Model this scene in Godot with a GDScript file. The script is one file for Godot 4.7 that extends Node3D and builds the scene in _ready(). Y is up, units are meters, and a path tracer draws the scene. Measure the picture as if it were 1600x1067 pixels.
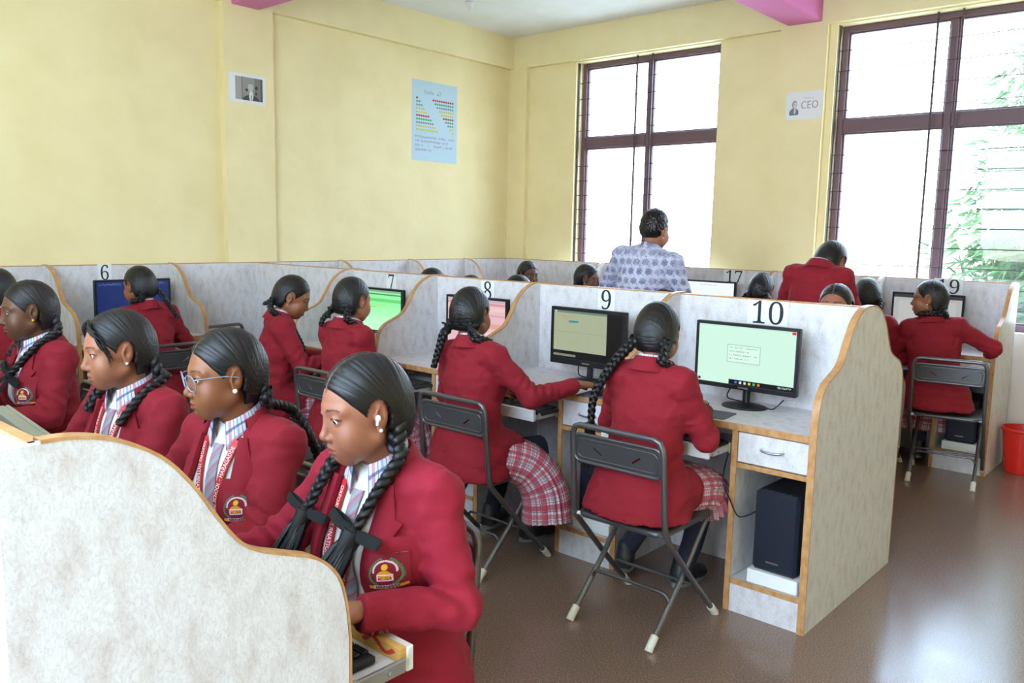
extends Node3D

# ---------------------------------------------------------------- mesh accumulator
class MB:
	var v := PackedVector3Array()
	var n := PackedVector3Array()
	var uv := PackedVector2Array()
	var c := PackedColorArray()
	var ix := PackedInt32Array()
	var colored := false
	func vert(p: Vector3, nn: Vector3, t := Vector2.ZERO, col := Color.WHITE) -> int:
		v.append(p); n.append(nn); uv.append(t); c.append(col)
		return v.size() - 1
	func tri(a: Vector3, b: Vector3, d: Vector3) -> void:      # counter-clockwise seen from outside
		var nn := (b - a).cross(d - a).normalized()
		var i := vert(a, nn, Vector2(a.x + a.z, a.y)); vert(b, nn, Vector2(b.x + b.z, b.y)); vert(d, nn, Vector2(d.x + d.z, d.y))
		ix.append_array([i, i + 2, i + 1])
	func quad(a: Vector3, b: Vector3, d: Vector3, e: Vector3, uvs := true) -> void:
		var nn := (b - a).cross(d - a) + (d - a).cross(e - a)
		nn = nn.normalized()
		var i := vert(a, nn, Vector2(0, 1)); vert(b, nn, Vector2(1, 1)); vert(d, nn, Vector2(1, 0)); vert(e, nn, Vector2(0, 0))
		ix.append_array([i, i + 2, i + 1, i, i + 3, i + 2])
	func face(i: int, j: int, k: int) -> void:
		ix.append_array([i, k, j])
	func grid(nu: int, nv: int, base: int, flip := false) -> void:   # (nu+1)*(nv+1) vertices laid u fastest
		for b in nv:
			for a in nu:
				var i := base + b * (nu + 1) + a
				var k := i + nu + 1
				if flip:
					ix.append_array([i, i + 1, k + 1, i, k + 1, k])
				else:
					ix.append_array([i, k + 1, i + 1, i, k, k + 1])
	func smooth_from(base: int) -> void:      # normals from faces, for vertices from base on
		for i in range(base, n.size()):
			n[i] = Vector3.ZERO
		for t in range(0, ix.size(), 3):
			if ix[t] < base: continue
			var a := v[ix[t]]; var b := v[ix[t + 2]]; var d := v[ix[t + 1]]
			var nn := (b - a).cross(d - a)
			n[ix[t]] += nn; n[ix[t + 1]] += nn; n[ix[t + 2]] += nn
		for i in range(base, n.size()):
			n[i] = n[i].normalized() if n[i].length_squared() > 1e-20 else Vector3.UP
	func box(c0: Vector3, s: Vector3, bev := 0.0, bs := Basis()) -> void:
		var h := s * 0.5
		bev = minf(bev, minf(h.x, minf(h.y, h.z)) * 0.8)
		for ax in 3:
			for sg in [-1.0, 1.0]:
				var u := (ax + 1) % 3
				var w := (ax + 2) % 3
				var q := []
				for k in [[-1.0, -1.0], [1.0, -1.0], [1.0, 1.0], [-1.0, 1.0]]:
					var p := Vector3.ZERO
					p[ax] = h[ax] * sg; p[u] = (h[u] - bev) * k[0]; p[w] = (h[w] - bev) * k[1]
					q.append(c0 + bs * p)
				if sg > 0: quad(q[0], q[1], q[2], q[3])
				else: quad(q[3], q[2], q[1], q[0])
		if bev <= 0.0: return
		for ax in 3:       # twelve chamfers and eight corners
			var u := (ax + 1) % 3
			var w := (ax + 2) % 3
			for su in [-1.0, 1.0]:
				for sw in [-1.0, 1.0]:
					var q := []
					for k in [[-1.0, 0], [1.0, 0], [1.0, 1], [-1.0, 1]]:
						var p := Vector3.ZERO
						p[ax] = (h[ax] - bev) * k[0]
						p[u] = h[u] * su if k[1] == 0 else (h[u] - bev) * su
						p[w] = (h[w] - bev) * sw if k[1] == 0 else h[w] * sw
						q.append(c0 + bs * p)
					_oq(q, bs * _ax(u, su) + bs * _ax(w, sw))
		for sx in [-1.0, 1.0]:
			for sy in [-1.0, 1.0]:
				for sz in [-1.0, 1.0]:
					var a := c0 + bs * Vector3(h.x * sx, (h.y - bev) * sy, (h.z - bev) * sz)
					var b := c0 + bs * Vector3((h.x - bev) * sx, h.y * sy, (h.z - bev) * sz)
					var d := c0 + bs * Vector3((h.x - bev) * sx, (h.y - bev) * sy, h.z * sz)
					if (b - a).cross(d - a).dot(bs * Vector3(sx, sy, sz)) > 0: tri(a, b, d)
					else: tri(a, d, b)
	func _ax(i: int, s: float) -> Vector3:
		var p := Vector3.ZERO
		p[i] = s
		return p
	func _oq(q: Array, out: Vector3) -> void:
		if (q[1] - q[0]).cross(q[2] - q[0]).dot(out) > 0: quad(q[0], q[1], q[2], q[3])
		else: quad(q[3], q[2], q[1], q[0])
	func tube(pts: Array, r: float, sides := 10, caps := true, closed := false, r2 := -1.0) -> void:
		var cnt := pts.size()
		var base := v.size()
		var up := Vector3.UP
		var rings := cnt + (1 if closed else 0)
		var len := 0.0
		for k in rings:
			var i := k % cnt
			var a: Vector3 = pts[(i - 1 + cnt) % cnt] if (closed or i > 0) else pts[i]
			var b: Vector3 = pts[(i + 1) % cnt] if (closed or i < cnt - 1) else pts[i]
			var t := (b - a).normalized()
			if k == 0:
				up = Vector3.UP if absf(t.y) < 0.9 else Vector3.RIGHT
			var s := t.cross(up).normalized()
			up = s.cross(t).normalized()
			var rr := r if r2 < 0 else lerpf(r, r2, float(k) / maxf(1.0, rings - 1))
			if k > 0: len += (pts[i] - pts[(k - 1) % cnt]).length()
			for j in sides + 1:
				var an := TAU * j / sides
				var nn := s * cos(an) + up * sin(an)
				vert(pts[i] + nn * rr, nn, Vector2(float(j) / sides, len))
		grid(sides, rings - 1, base, true)
		if caps and not closed:
			for e in [0, cnt - 1]:
				var t: Vector3 = (pts[0] - pts[1]).normalized() if e == 0 else (pts[cnt - 1] - pts[cnt - 2]).normalized()
				var ci := vert(pts[e], t)
				for j in sides:
					var a: int = base + (0 if e == 0 else rings - 1) * (sides + 1) + j
					var i1 := vert(v[a], t); var i2 := vert(v[a + 1], t)
					if (v[i1] - v[ci]).cross(v[i2] - v[ci]).dot(t) > 0: face(ci, i1, i2)
					else: face(ci, i2, i1)
	func lathe(prof: Array, segs := 24, xf := Transform3D()) -> void:   # prof of Vector2(radius, y), sharp corners where doubled
		var base := v.size()
		var m := prof.size()
		for j in m:
			for i in segs + 1:
				var an := TAU * i / segs
				var p: Vector2 = prof[j]
				vert(xf * Vector3(p.x * cos(an), p.y, p.x * sin(an)), Vector3.UP, Vector2(float(i) / segs, p.y))
		grid(segs, m - 1, base, false)
		smooth_from(base)
		for j in m:      # close the seam
			var a := base + j * (segs + 1)
			var nn := (n[a] + n[a + segs]).normalized()
			n[a] = nn; n[a + segs] = nn
	func ball(c0: Vector3, r: Vector3, bs := Basis(), la := 8, lo := 12) -> void:
		var base := v.size()
		for j in la + 1:
			var th := PI * j / la
			for i in lo + 1:
				var ph := TAU * i / lo
				var d := Vector3(sin(th) * cos(ph), cos(th), sin(th) * sin(ph))
				vert(c0 + bs * (d * r), (bs * (d / r)).normalized(), Vector2(float(i) / lo, float(j) / la))
		grid(lo, la, base, true)
	func extrude(poly: PackedVector2Array, depth: float, xf := Transform3D()) -> void:   # poly in xy, runs z 0..depth
		var pl := poly
		if Geometry2D.is_polygon_clockwise(pl):
			pl = poly.duplicate(); pl.reverse()
		var t := Geometry2D.triangulate_polygon(pl)
		for k in range(0, t.size(), 3):
			var a := pl[t[k]]; var b := pl[t[k + 1]]; var d := pl[t[k + 2]]
			if (b - a).cross(d - a) < 0:
				var e := b; b = d; d = e
			tri(xf * Vector3(a.x, a.y, depth), xf * Vector3(b.x, b.y, depth), xf * Vector3(d.x, d.y, depth))
			tri(xf * Vector3(a.x, a.y, 0), xf * Vector3(d.x, d.y, 0), xf * Vector3(b.x, b.y, 0))
		for k in pl.size():
			var a := pl[k]; var b := pl[(k + 1) % pl.size()]
			quad(xf * Vector3(a.x, a.y, 0), xf * Vector3(b.x, b.y, 0), xf * Vector3(b.x, b.y, depth), xf * Vector3(a.x, a.y, depth))
	func add_arrays(a: Array, xf := Transform3D(), flip := false, tint := Color.WHITE) -> void:
		var base := v.size()
		var av: PackedVector3Array = a[Mesh.ARRAY_VERTEX]
		var an: PackedVector3Array = a[Mesh.ARRAY_NORMAL]
		var nb := xf.basis.inverse().transposed()
		for i in av.size():
			v.append(xf * av[i]); n.append((nb * an[i]).normalized())
		if a[Mesh.ARRAY_TEX_UV] != null and a[Mesh.ARRAY_TEX_UV].size() == av.size(): uv.append_array(a[Mesh.ARRAY_TEX_UV])
		else: uv.resize(v.size())
		if a[Mesh.ARRAY_COLOR] != null and a[Mesh.ARRAY_COLOR].size() == av.size(): c.append_array(a[Mesh.ARRAY_COLOR])
		else:
			for i in av.size(): c.append(tint)
		var ai: PackedInt32Array = a[Mesh.ARRAY_INDEX]
		for t in range(0, ai.size(), 3):
			if flip: ix.append_array([base + ai[t], base + ai[t + 2], base + ai[t + 1]])
			else: ix.append_array([base + ai[t], base + ai[t + 1], base + ai[t + 2]])
	var trusted := false
	func arrays() -> Array:
		if not trusted:      # wind every triangle clockwise as seen from the side its normals point to
			trusted = true
			for t in range(0, ix.size(), 3):
				var i := ix[t]; var j := ix[t + 1]; var k := ix[t + 2]
				if (v[k] - v[i]).cross(v[j] - v[i]).dot(n[i] + n[j] + n[k]) < 0.0:
					ix[t + 1] = k
					ix[t + 2] = j
		var a := []
		a.resize(Mesh.ARRAY_MAX)
		a[Mesh.ARRAY_VERTEX] = v; a[Mesh.ARRAY_NORMAL] = n; a[Mesh.ARRAY_TEX_UV] = uv; a[Mesh.ARRAY_INDEX] = ix
		if colored: a[Mesh.ARRAY_COLOR] = c
		return a
	func mesh(m: Material) -> ArrayMesh:
		var am := ArrayMesh.new()
		am.add_surface_from_arrays(Mesh.PRIMITIVE_TRIANGLES, arrays())
		am.surface_set_material(0, m)
		return am

# ---------------------------------------------------------------- scene helpers
var used := {}
var M := {}
func numbered(called: String) -> String:
	if not used.has(called):
		used[called] = 0
		return called
	used[called] += 1
	return "%s_%03d" % [called, used[called]]

func thing(called: String, label: String, category: String, at := Vector3.ZERO, turn := 0.0, group := "") -> Node3D:
	var o := Node3D.new()
	o.name = numbered(called)
	add_child(o)
	o.position = at
	o.rotation.y = turn
	meta(o, label, category, group)
	return o

func meta(o: Node, label: String, category: String, group := "") -> void:
	o.set_meta("label", label)
	o.set_meta("category", category)
	if group != "": o.set_meta("group", group)

func part(called: String, mb, m: Material, parent: Node) -> MeshInstance3D:
	var o := MeshInstance3D.new()
	o.name = called
	o.mesh = mb.mesh(m) if mb is MB else mb
	if not (mb is MB) and m != null: o.material_override = m
	parent.add_child(o, true)
	return o

func solo(called: String, mb: MB, m: Material, label: String, category: String, at := Vector3.ZERO, turn := 0.0, group := "") -> MeshInstance3D:
	var o := MeshInstance3D.new()
	o.name = numbered(called)
	o.mesh = mb.mesh(m)
	add_child(o)
	o.position = at
	o.rotation.y = turn
	meta(o, label, category, group)
	return o

func struct(called: String, mb: MB, m: Material) -> MeshInstance3D:
	var o := MeshInstance3D.new()
	o.name = numbered(called)
	o.mesh = mb.mesh(m)
	add_child(o)
	o.set_meta("kind", "structure")
	return o

func copy_of(src: Node3D, called: String, label: String, at: Vector3, turn := 0.0, group := "") -> Node3D:
	var r: Node3D = src.duplicate()
	r.name = numbered(called)
	add_child(r)
	r.position = at
	r.rotation.y = turn
	r.set_meta("label", label)
	if group != "": r.set_meta("group", group)
	return r

func mat(key: String, col := Color.WHITE, rough := 0.6, metal := 0.0) -> StandardMaterial3D:
	if M.has(key): return M[key]
	var m := StandardMaterial3D.new()
	m.resource_name = key
	m.albedo_color = col
	m.roughness = rough
	m.metallic = metal
	M[key] = m
	return m

func rgb8(r: float, g: float, b: float) -> Color:
	return Color(r / 255.0, g / 255.0, b / 255.0)

func noise_tex(seed_: int, freq: float, stops: Array, octaves := 4, size := 512, kind := FastNoiseLite.TYPE_SIMPLEX_SMOOTH, normal := false, bump := 4.0) -> NoiseTexture2D:
	var nz := FastNoiseLite.new()
	nz.seed = seed_
	nz.noise_type = kind
	nz.frequency = freq
	nz.fractal_octaves = octaves
	var t := NoiseTexture2D.new()
	t.width = size
	t.height = size
	t.seamless = true
	t.noise = nz
	if normal:
		t.as_normal_map = true
		t.bump_strength = bump
	elif stops.size() > 0:
		var g := Gradient.new()
		var off := PackedFloat32Array()
		var cs := PackedColorArray()
		for s in stops:
			off.append(s[0]); cs.append(s[1])
		g.offsets = off
		g.colors = cs
		t.color_ramp = g
	return t

func tri_map(m: StandardMaterial3D, scale: Vector3, world := true) -> void:
	m.uv1_triplanar = true
	m.uv1_world_triplanar = world
	m.uv1_scale = scale

func spline(pts: Array, sub := 6) -> Array:       # Catmull-Rom through Vector3 or Vector2 points
	var out := []
	var k := pts.size()
	for i in k - 1:
		var p0 = pts[maxi(i - 1, 0)]; var p1 = pts[i]; var p2 = pts[i + 1]; var p3 = pts[mini(i + 2, k - 1)]
		for s in sub:
			var t := float(s) / sub
			out.append(0.5 * ((2.0 * p1) + (p2 - p0) * t + (2.0 * p0 - 5.0 * p1 + 4.0 * p2 - p3) * t * t + (3.0 * p1 - p0 - 3.0 * p2 + p3) * t * t * t))
	out.append(pts[k - 1])
	return out

func rrect(w: float, h: float, r: float, n := 5) -> PackedVector2Array:
	var o := PackedVector2Array()
	for q in 4:
		var cx := (w * 0.5 - r) * (1.0 if q == 0 or q == 3 else -1.0)
		var cy := (h * 0.5 - r) * (1.0 if q < 2 else -1.0)
		for i in n + 1:
			var a := PI * 0.5 * (q + float(i) / n)
			o.append(Vector2(cx + cos(a) * r, cy + sin(a) * r))
	return o

func text_part(called: String, s: String, h: float, m: Material, parent: Node, at: Vector3, turn := 0.0, font := "Droid Serif", thin := 0.0012, width := 0.0) -> MeshInstance3D:
	var f := SystemFont.new()
	f.font_names = PackedStringArray([font])
	var t := TextMesh.new()
	t.font = f
	t.text = s
	t.font_size = 64
	t.pixel_size = h / 46.0
	t.depth = thin
	t.material = m
	var o := MeshInstance3D.new()
	o.name = called
	o.mesh = t
	parent.add_child(o, true)
	o.position = at
	o.rotation.y = turn
	if width > 0.0:
		var w := t.get_aabb().size.x
		if w > 0.0: o.scale = Vector3(width / w, 1, 1)
	return o

# ---------------------------------------------------------------- materials
func build_materials() -> void:
	var wall := mat("wall_paint", rgb8(253, 237, 184), 0.55)
	var wt := noise_tex(3, 0.006, [[0.0, Color(0.965, 0.955, 0.93)], [0.5, Color(0.985, 0.98, 0.97)], [1.0, Color(1, 1, 1)]], 5, 512)
	wall.albedo_texture = wt
	wall.normal_enabled = true
	wall.normal_texture = noise_tex(9, 0.03, [], 3, 512, FastNoiseLite.TYPE_SIMPLEX_SMOOTH, true, 1.2)
	wall.normal_scale = 0.25
	tri_map(wall, Vector3(0.6, 0.6, 0.6))
	var wall2 := mat("lower_wall_paint", rgb8(226, 212, 200), 0.5)
	wall2.albedo_texture = wt
	tri_map(wall2, Vector3(0.6, 0.6, 0.6))
	var ceil := mat("ceiling_paint", rgb8(250, 251, 250), 0.8)
	ceil.albedo_texture = wt
	tri_map(ceil, Vector3(0.5, 0.5, 0.5))
	mat("pink_paint", rgb8(222, 120, 180), 0.5)
	mat("base_tile", rgb8(120, 112, 108), 0.3)
	# polished grey-brown terrazzo
	var fl := mat("terrazzo", rgb8(196, 178, 168), 0.2)
	fl.albedo_texture = noise_tex(21, 0.11, [[0.0, rgb8(128, 110, 100)], [0.36, rgb8(160, 143, 131)], [0.5, rgb8(174, 156, 144)], [0.66, rgb8(190, 172, 160)], [1.0, rgb8(232, 220, 210)]], 3, 1024)
	fl.roughness_texture = noise_tex(22, 0.01, [[0.0, Color(0.75, 0.75, 0.75)], [1.0, Color(1, 1, 1)]], 4, 512)
	fl.roughness = 0.24
	fl.metallic_specular = 0.6
	tri_map(fl, Vector3(1.1, 1.1, 1.1))
	# laminate board: pale grey with short dark flecks and faint smudges
	for key in [["laminate", 233, 231, 234, 0.42]]:
		var lm := mat(key[0], rgb8(key[1], key[2], key[3]), key[4])
		var sc := noise_tex(31, 0.055, [[0.0, rgb8(255, 255, 255)], [0.55, rgb8(251, 250, 249)], [0.78, rgb8(240, 236, 234)], [0.9, rgb8(222, 216, 213)], [1.0, rgb8(200, 192, 188)]], 5, 1024)
		var fz: FastNoiseLite = sc.noise
		fz.fractal_type = FastNoiseLite.FRACTAL_RIDGED
		fz.domain_warp_enabled = true
		fz.domain_warp_amplitude = 34.0
		fz.domain_warp_frequency = 0.03
		lm.albedo_texture = sc
		lm.detail_enabled = true
		lm.detail_blend_mode = BaseMaterial3D.BLEND_MODE_MUL
		lm.detail_uv_layer = BaseMaterial3D.DETAIL_UV_1
		lm.detail_albedo = noise_tex(35, 0.018, [[0.0, rgb8(230, 221, 216)], [0.3, rgb8(246, 243, 241)], [0.6, rgb8(255, 255, 255)], [1.0, rgb8(255, 255, 255)]], 5, 512)
		tri_map(lm, Vector3(1.9, 1.0, 1.9))
	var wd := mat("wood_edge", rgb8(210, 166, 118), 0.4)
	wd.albedo_texture = noise_tex(41, 0.03, [[0.0, rgb8(214, 186, 156)], [0.5, rgb8(240, 226, 208)], [1.0, rgb8(255, 255, 255)]], 4, 512)
	tri_map(wd, Vector3(2.0, 1.0, 2.0))
	mat("frame_brown_hazed", rgb8(112, 86, 92), 0.45)  # dark brown lightened: haze of the window flare put into the colour
	mat("grille_metal", rgb8(72, 52, 56), 0.5)
	var gl := mat("window_glass", Color(0.95, 1.0, 1.0, 0.04), 0.02)
	gl.transparency = BaseMaterial3D.TRANSPARENCY_ALPHA
	mat("paper", rgb8(240, 240, 240), 0.7)
	mat("ink", rgb8(24, 24, 30), 0.6)
	mat("black_plastic", rgb8(26, 26, 30), 0.38)
	mat("black_matte", rgb8(20, 21, 25), 0.6)
	mat("dark_grey_plastic", rgb8(52, 52, 56), 0.5)
	mat("black_plastic_lit", rgb8(140, 136, 116), 0.5)  # black plastic with the light on its top put into the colour
	mat("white_plastic", rgb8(236, 234, 230), 0.5)
	mat("foam_white", rgb8(245, 244, 242), 0.8)
	mat("silver", rgb8(190, 190, 192), 0.28, 0.9)
	mat("slide_steel", rgb8(176, 178, 176), 0.35, 0.75)
	mat("chair_steel", rgb8(112, 110, 112), 0.28, 0.7)
	mat("chair_steel_dark", rgb8(60, 62, 70), 0.3, 0.6)
	mat("chair_panel", rgb8(98, 96, 98), 0.33, 0.55)
	mat("cap_white", rgb8(228, 222, 210), 0.6)
	mat("bucket_red", rgb8(226, 42, 30), 0.32)
	mat("leaf", rgb8(110, 170, 70), 0.6)
	mat("leaf_pale", rgb8(74, 112, 58), 0.6)
	mat("bark", rgb8(84, 92, 56), 0.9)
	mat("pale_bounce_ground", rgb8(222, 218, 208), 0.95)  # ground paled as if sunlit, to bounce more light up to the ceiling

# ---------------------------------------------------------------- the room
const WALL_L := -5.76
const WALL_B := -6.47
const TOP := 3.39
const BEAM := 3.09

func wall_boxes(list: Array) -> MB:
	var b := MB.new()
	for q in list:      # x0 x1 y0 y1 z0 z1
		b.box(Vector3((q[0] + q[1]) * 0.5, (q[2] + q[3]) * 0.5, (q[4] + q[5]) * 0.5), Vector3(q[1] - q[0], q[3] - q[2], q[5] - q[4]), 0.0)
	return b

func build_room() -> void:
	var RX := 2.0
	var FZ := 1.15
	struct("floor", wall_boxes([[-5.96, RX + 0.2, -0.12, 0.0, WALL_B - 0.2, FZ + 0.2]]), M.terrazzo)
	struct("ceiling", wall_boxes([[-5.96, RX + 0.2, TOP, TOP + 0.12, WALL_B - 0.2, FZ + 0.2]]), M.ceiling_paint)
	struct("wall_left", wall_boxes([[-5.96, WALL_L, 0, TOP, WALL_B - 0.2, FZ + 0.2]]), M.wall_paint)
	# window wall: piers, sill wall and lintel around two openings
	var zb := WALL_B - 0.2
	struct("wall_back", wall_boxes([[WALL_L, -4.955, 0.88, TOP, zb, WALL_B], [-3.465, -2.505, 0.88, TOP, zb, WALL_B], [-0.95, RX + 0.2, 0.88, TOP, zb, WALL_B], [-4.955, -3.465, 3.08, TOP, zb, WALL_B], [-2.505, -0.95, 3.08, TOP, zb, WALL_B]]), M.wall_paint)
	struct("wall_back", wall_boxes([[WALL_L, RX + 0.2, 0, 0.88, zb, WALL_B]]), M.lower_wall_paint)
	# right wall and front wall, behind the camera, both out of view
	# wide floor-to-lintel opening added in the front wall to let in more light
	struct("wall_right", wall_boxes([[RX, RX + 0.2, 0, TOP, WALL_B, FZ]]), M.wall_paint)
	struct("wall_front", wall_boxes([[WALL_L, RX + 0.2, 3.08, TOP, FZ, FZ + 0.2], [WALL_L, -3.2, 0, 3.08, FZ, FZ + 0.2], [0.2, RX + 0.2, 0, 3.08, FZ, FZ + 0.2]]), M.wall_paint)
	# plastered pillars and beams that stand a little proud of the wall
	struct("trim_1", wall_boxes([[WALL_L, -5.70, BEAM, TOP, WALL_B, FZ]]), M.wall_paint)
	struct("trim_2", wall_boxes([[WALL_L, -5.70, 0, BEAM, -3.68, -3.27]]), M.wall_paint)
	struct("trim_3", wall_boxes([[-5.70, RX, BEAM, TOP, WALL_B, -6.42]]), M.wall_paint)
	struct("trim_4", wall_boxes([[WALL_L, -5.53, 0, BEAM, WALL_B, -6.42]]), M.wall_paint)
	struct("trim_5", wall_boxes([[-2.93, -2.56, 0, BEAM, WALL_B, -6.42]]), M.wall_paint)
	# pink roof beams crossing the room
	struct("trim_6", wall_boxes([[-5.70, RX, 3.08, TOP, -3.56, -3.34]]), M.pink_paint)
	struct("trim_7", wall_boxes([[-2.87, -2.61, 3.11, TOP, -6.42, -3.56]]), M.pink_paint)
	struct("baseboard_back", wall_boxes([[WALL_L, RX, 0, 0.1, WALL_B, WALL_B + 0.012]]), M.base_tile)
	struct("baseboard_left", wall_boxes([[WALL_L, WALL_L + 0.012, 0, 0.1, WALL_B + 0.012, FZ]]), M.base_tile)
	window_unit("window_1", -4.955, -3.465, 0.88, 3.08)
	window_unit("window_2", -2.505, -0.95, 0.88, 3.08)

func window_unit(called: String, x0: float, x1: float, y0: float, y1: float) -> void:
	var w := Node3D.new()
	w.name = called
	add_child(w)
	w.position = Vector3((x0 + x1) * 0.5, y0, WALL_B - 0.14)
	w.set_meta("kind", "structure")
	var hw := (x1 - x0) * 0.5
	var h := y1 - y0
	var f := MB.new()
	var t := 0.045
	f.box(Vector3(-hw + t * 0.5, h * 0.5, 0), Vector3(t, h, 0.07), 0.006)
	f.box(Vector3(hw - t * 0.5, h * 0.5, 0), Vector3(t, h, 0.07), 0.006)
	f.box(Vector3(0, h - t * 0.5, 0), Vector3(hw * 2 - t * 2, t, 0.07), 0.006)
	f.box(Vector3(0, t * 0.5, 0), Vector3(hw * 2 - t * 2, t, 0.07), 0.006)
	part("frame", f, M.frame_brown_hazed, w)
	var mu := MB.new()
	mu.box(Vector3(0, h * 0.5, 0), Vector3(0.052, h - t * 2, 0.062), 0.006)
	part("mullion", mu, M.frame_brown_hazed, w)
	for s in [-1.0, 1.0]:
		var tr := MB.new()
		var cx: float = s * (hw - t + 0.026) * 0.5
		tr.box(Vector3(cx, 2.345 - y0, 0), Vector3(hw - t - 0.026, 0.104, 0.066), 0.006)
		part("transom", tr, M.frame_brown_hazed, w)
		for k in 2:
			var lo := t if k == 0 else 2.397 - y0
			var hi := (2.293 - y0) if k == 0 else h - t
			var sa := MB.new()
			var sw := hw - t - 0.026
			var b := 0.011
			sa.box(Vector3(cx - sw * 0.5 + b * 0.5, (lo + hi) * 0.5, -0.005), Vector3(b, hi - lo, 0.035), 0.003)
			sa.box(Vector3(cx + sw * 0.5 - b * 0.5, (lo + hi) * 0.5, -0.005), Vector3(b, hi - lo, 0.035), 0.003)
			sa.box(Vector3(cx, hi - b * 0.5, -0.005), Vector3(sw - b * 2, b, 0.035), 0.003)
			sa.box(Vector3(cx, lo + b * 0.5, -0.005), Vector3(sw - b * 2, b, 0.035), 0.003)
			var so := part("sash", sa, M.frame_brown_hazed, w)
			var pn := MB.new()
			pn.box(Vector3(cx, (lo + hi) * 0.5, -0.005), Vector3(sw - b * 2, hi - lo - b * 2, 0.004))
			part("pane", pn, M.window_glass, so)
	# iron grille just inside the frame: round bars on four flat uprights
	var gz := 0.105
	for x in [-hw + 0.012, -0.09, 0.07, hw - 0.012]:
		var g := MB.new()
		g.box(Vector3(x, h * 0.5, gz), Vector3(0.012, h - 0.01, 0.02), 0.001)
		part("grille_upright", g, M.grille_metal, w)
	for y in [2.89, 2.742, 2.598, 2.452, 2.122, 1.985, 1.848, 1.714, 1.577, 1.437, 1.30, 1.163, 1.026]:
		var g := MB.new()
		g.tube([Vector3(-hw + 0.002, y - y0, gz), Vector3(hw - 0.002, y - y0, gz)], 0.0034, 6)
		part("grille_bar", g, M.grille_metal, w)

func build_outdoors() -> void:
	var g := MB.new()
	g.box(Vector3(-2, -3.3, -2), Vector3(160, 0.2, 160), 0.0)
	struct("ground", g, M.pale_bounce_ground)
	var rng := RandomNumberGenerator.new()
	rng.seed = 5
	var spots := [[Vector3(-1.55, -3.2, -10.4), "bamboo clump of pale green leaves outside the right window, nearest the glass", 1.2, 6.9], [Vector3(-1.9, -3.2, -14.2), "taller bamboo clump standing further right and back beyond the garden", 1.5, 7.6]]
	for sp in spots:
		var t := thing("bamboo_clump", sp[1], "tree", sp[0], 0.0, "")
		var stems := MB.new()
		var lf := MB.new()
		for k in 22:
			var a := rng.randf() * TAU
			var r0 := rng.randf() * 0.5
			var top := Vector3(cos(a) * sp[2] * rng.randf_range(0.2, 1.0), sp[3] * rng.randf_range(0.65, 1.0), sin(a) * sp[2] * rng.randf_range(0.2, 0.8))
			var b := Vector3(cos(a) * r0, 0, sin(a) * r0)
			var pts := []
			for i in 7:
				var u := i / 6.0
				pts.append(b.lerp(top, u * u * 0.6 + u * 0.4) * Vector3(1, 0, 1) + Vector3(0, top.y * u * (1.15 - 0.15 * u), 0))
			stems.tube(pts, 0.03, 6, false, false, 0.008)
			for j in 430:
				var u := rng.randf_range(0.3, 1.0)
				var p: Vector3 = pts[mini(int(u * 6.0), 5)].lerp(pts[mini(int(u * 6.0) + 1, 6)], fmod(u * 6.0, 1.0))
				var d := Vector3(rng.randf_range(-1, 1), rng.randf_range(-0.9, 0.35), rng.randf_range(-1, 1)).normalized()
				p += d * rng.randf_range(0.05, 0.5)
				var s := d.cross(Vector3(rng.randf(), 1, rng.randf())).normalized() * 0.024
				var l := rng.randf_range(0.16, 0.3)
				lf.tri(p - s, p + d * l * 0.5 + s * 0.2, p + s)
				lf.tri(p - s, p + d * l, p + s)
		part("stem", stems, M.bark, t)
		var f := part("foliage", lf, M.leaf_pale, t)
		f.set_meta("kind", "stuff")

# ---------------------------------------------------------------- furniture
const PROF := [Vector2(0.0, 1.225), Vector2(0.04, 1.224), Vector2(0.09, 1.212), Vector2(0.15, 1.179), Vector2(0.195, 1.13), Vector2(0.235, 1.068), Vector2(0.27, 1.022), Vector2(0.305, 0.998), Vector2(0.355, 0.978), Vector2(0.41, 0.955), Vector2(0.45, 0.915), Vector2(0.468, 0.86), Vector2(0.476, 0.79)]

func divider_curve(depth: float, flat_back: float) -> PackedVector2Array:
	var o := PackedVector2Array()
	var k := depth / 0.476
	for p in spline(PROF, 4):
		o.append(Vector2(p.x * k, p.y))
	o.append(Vector2(depth, 0.0))
	return o

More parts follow.
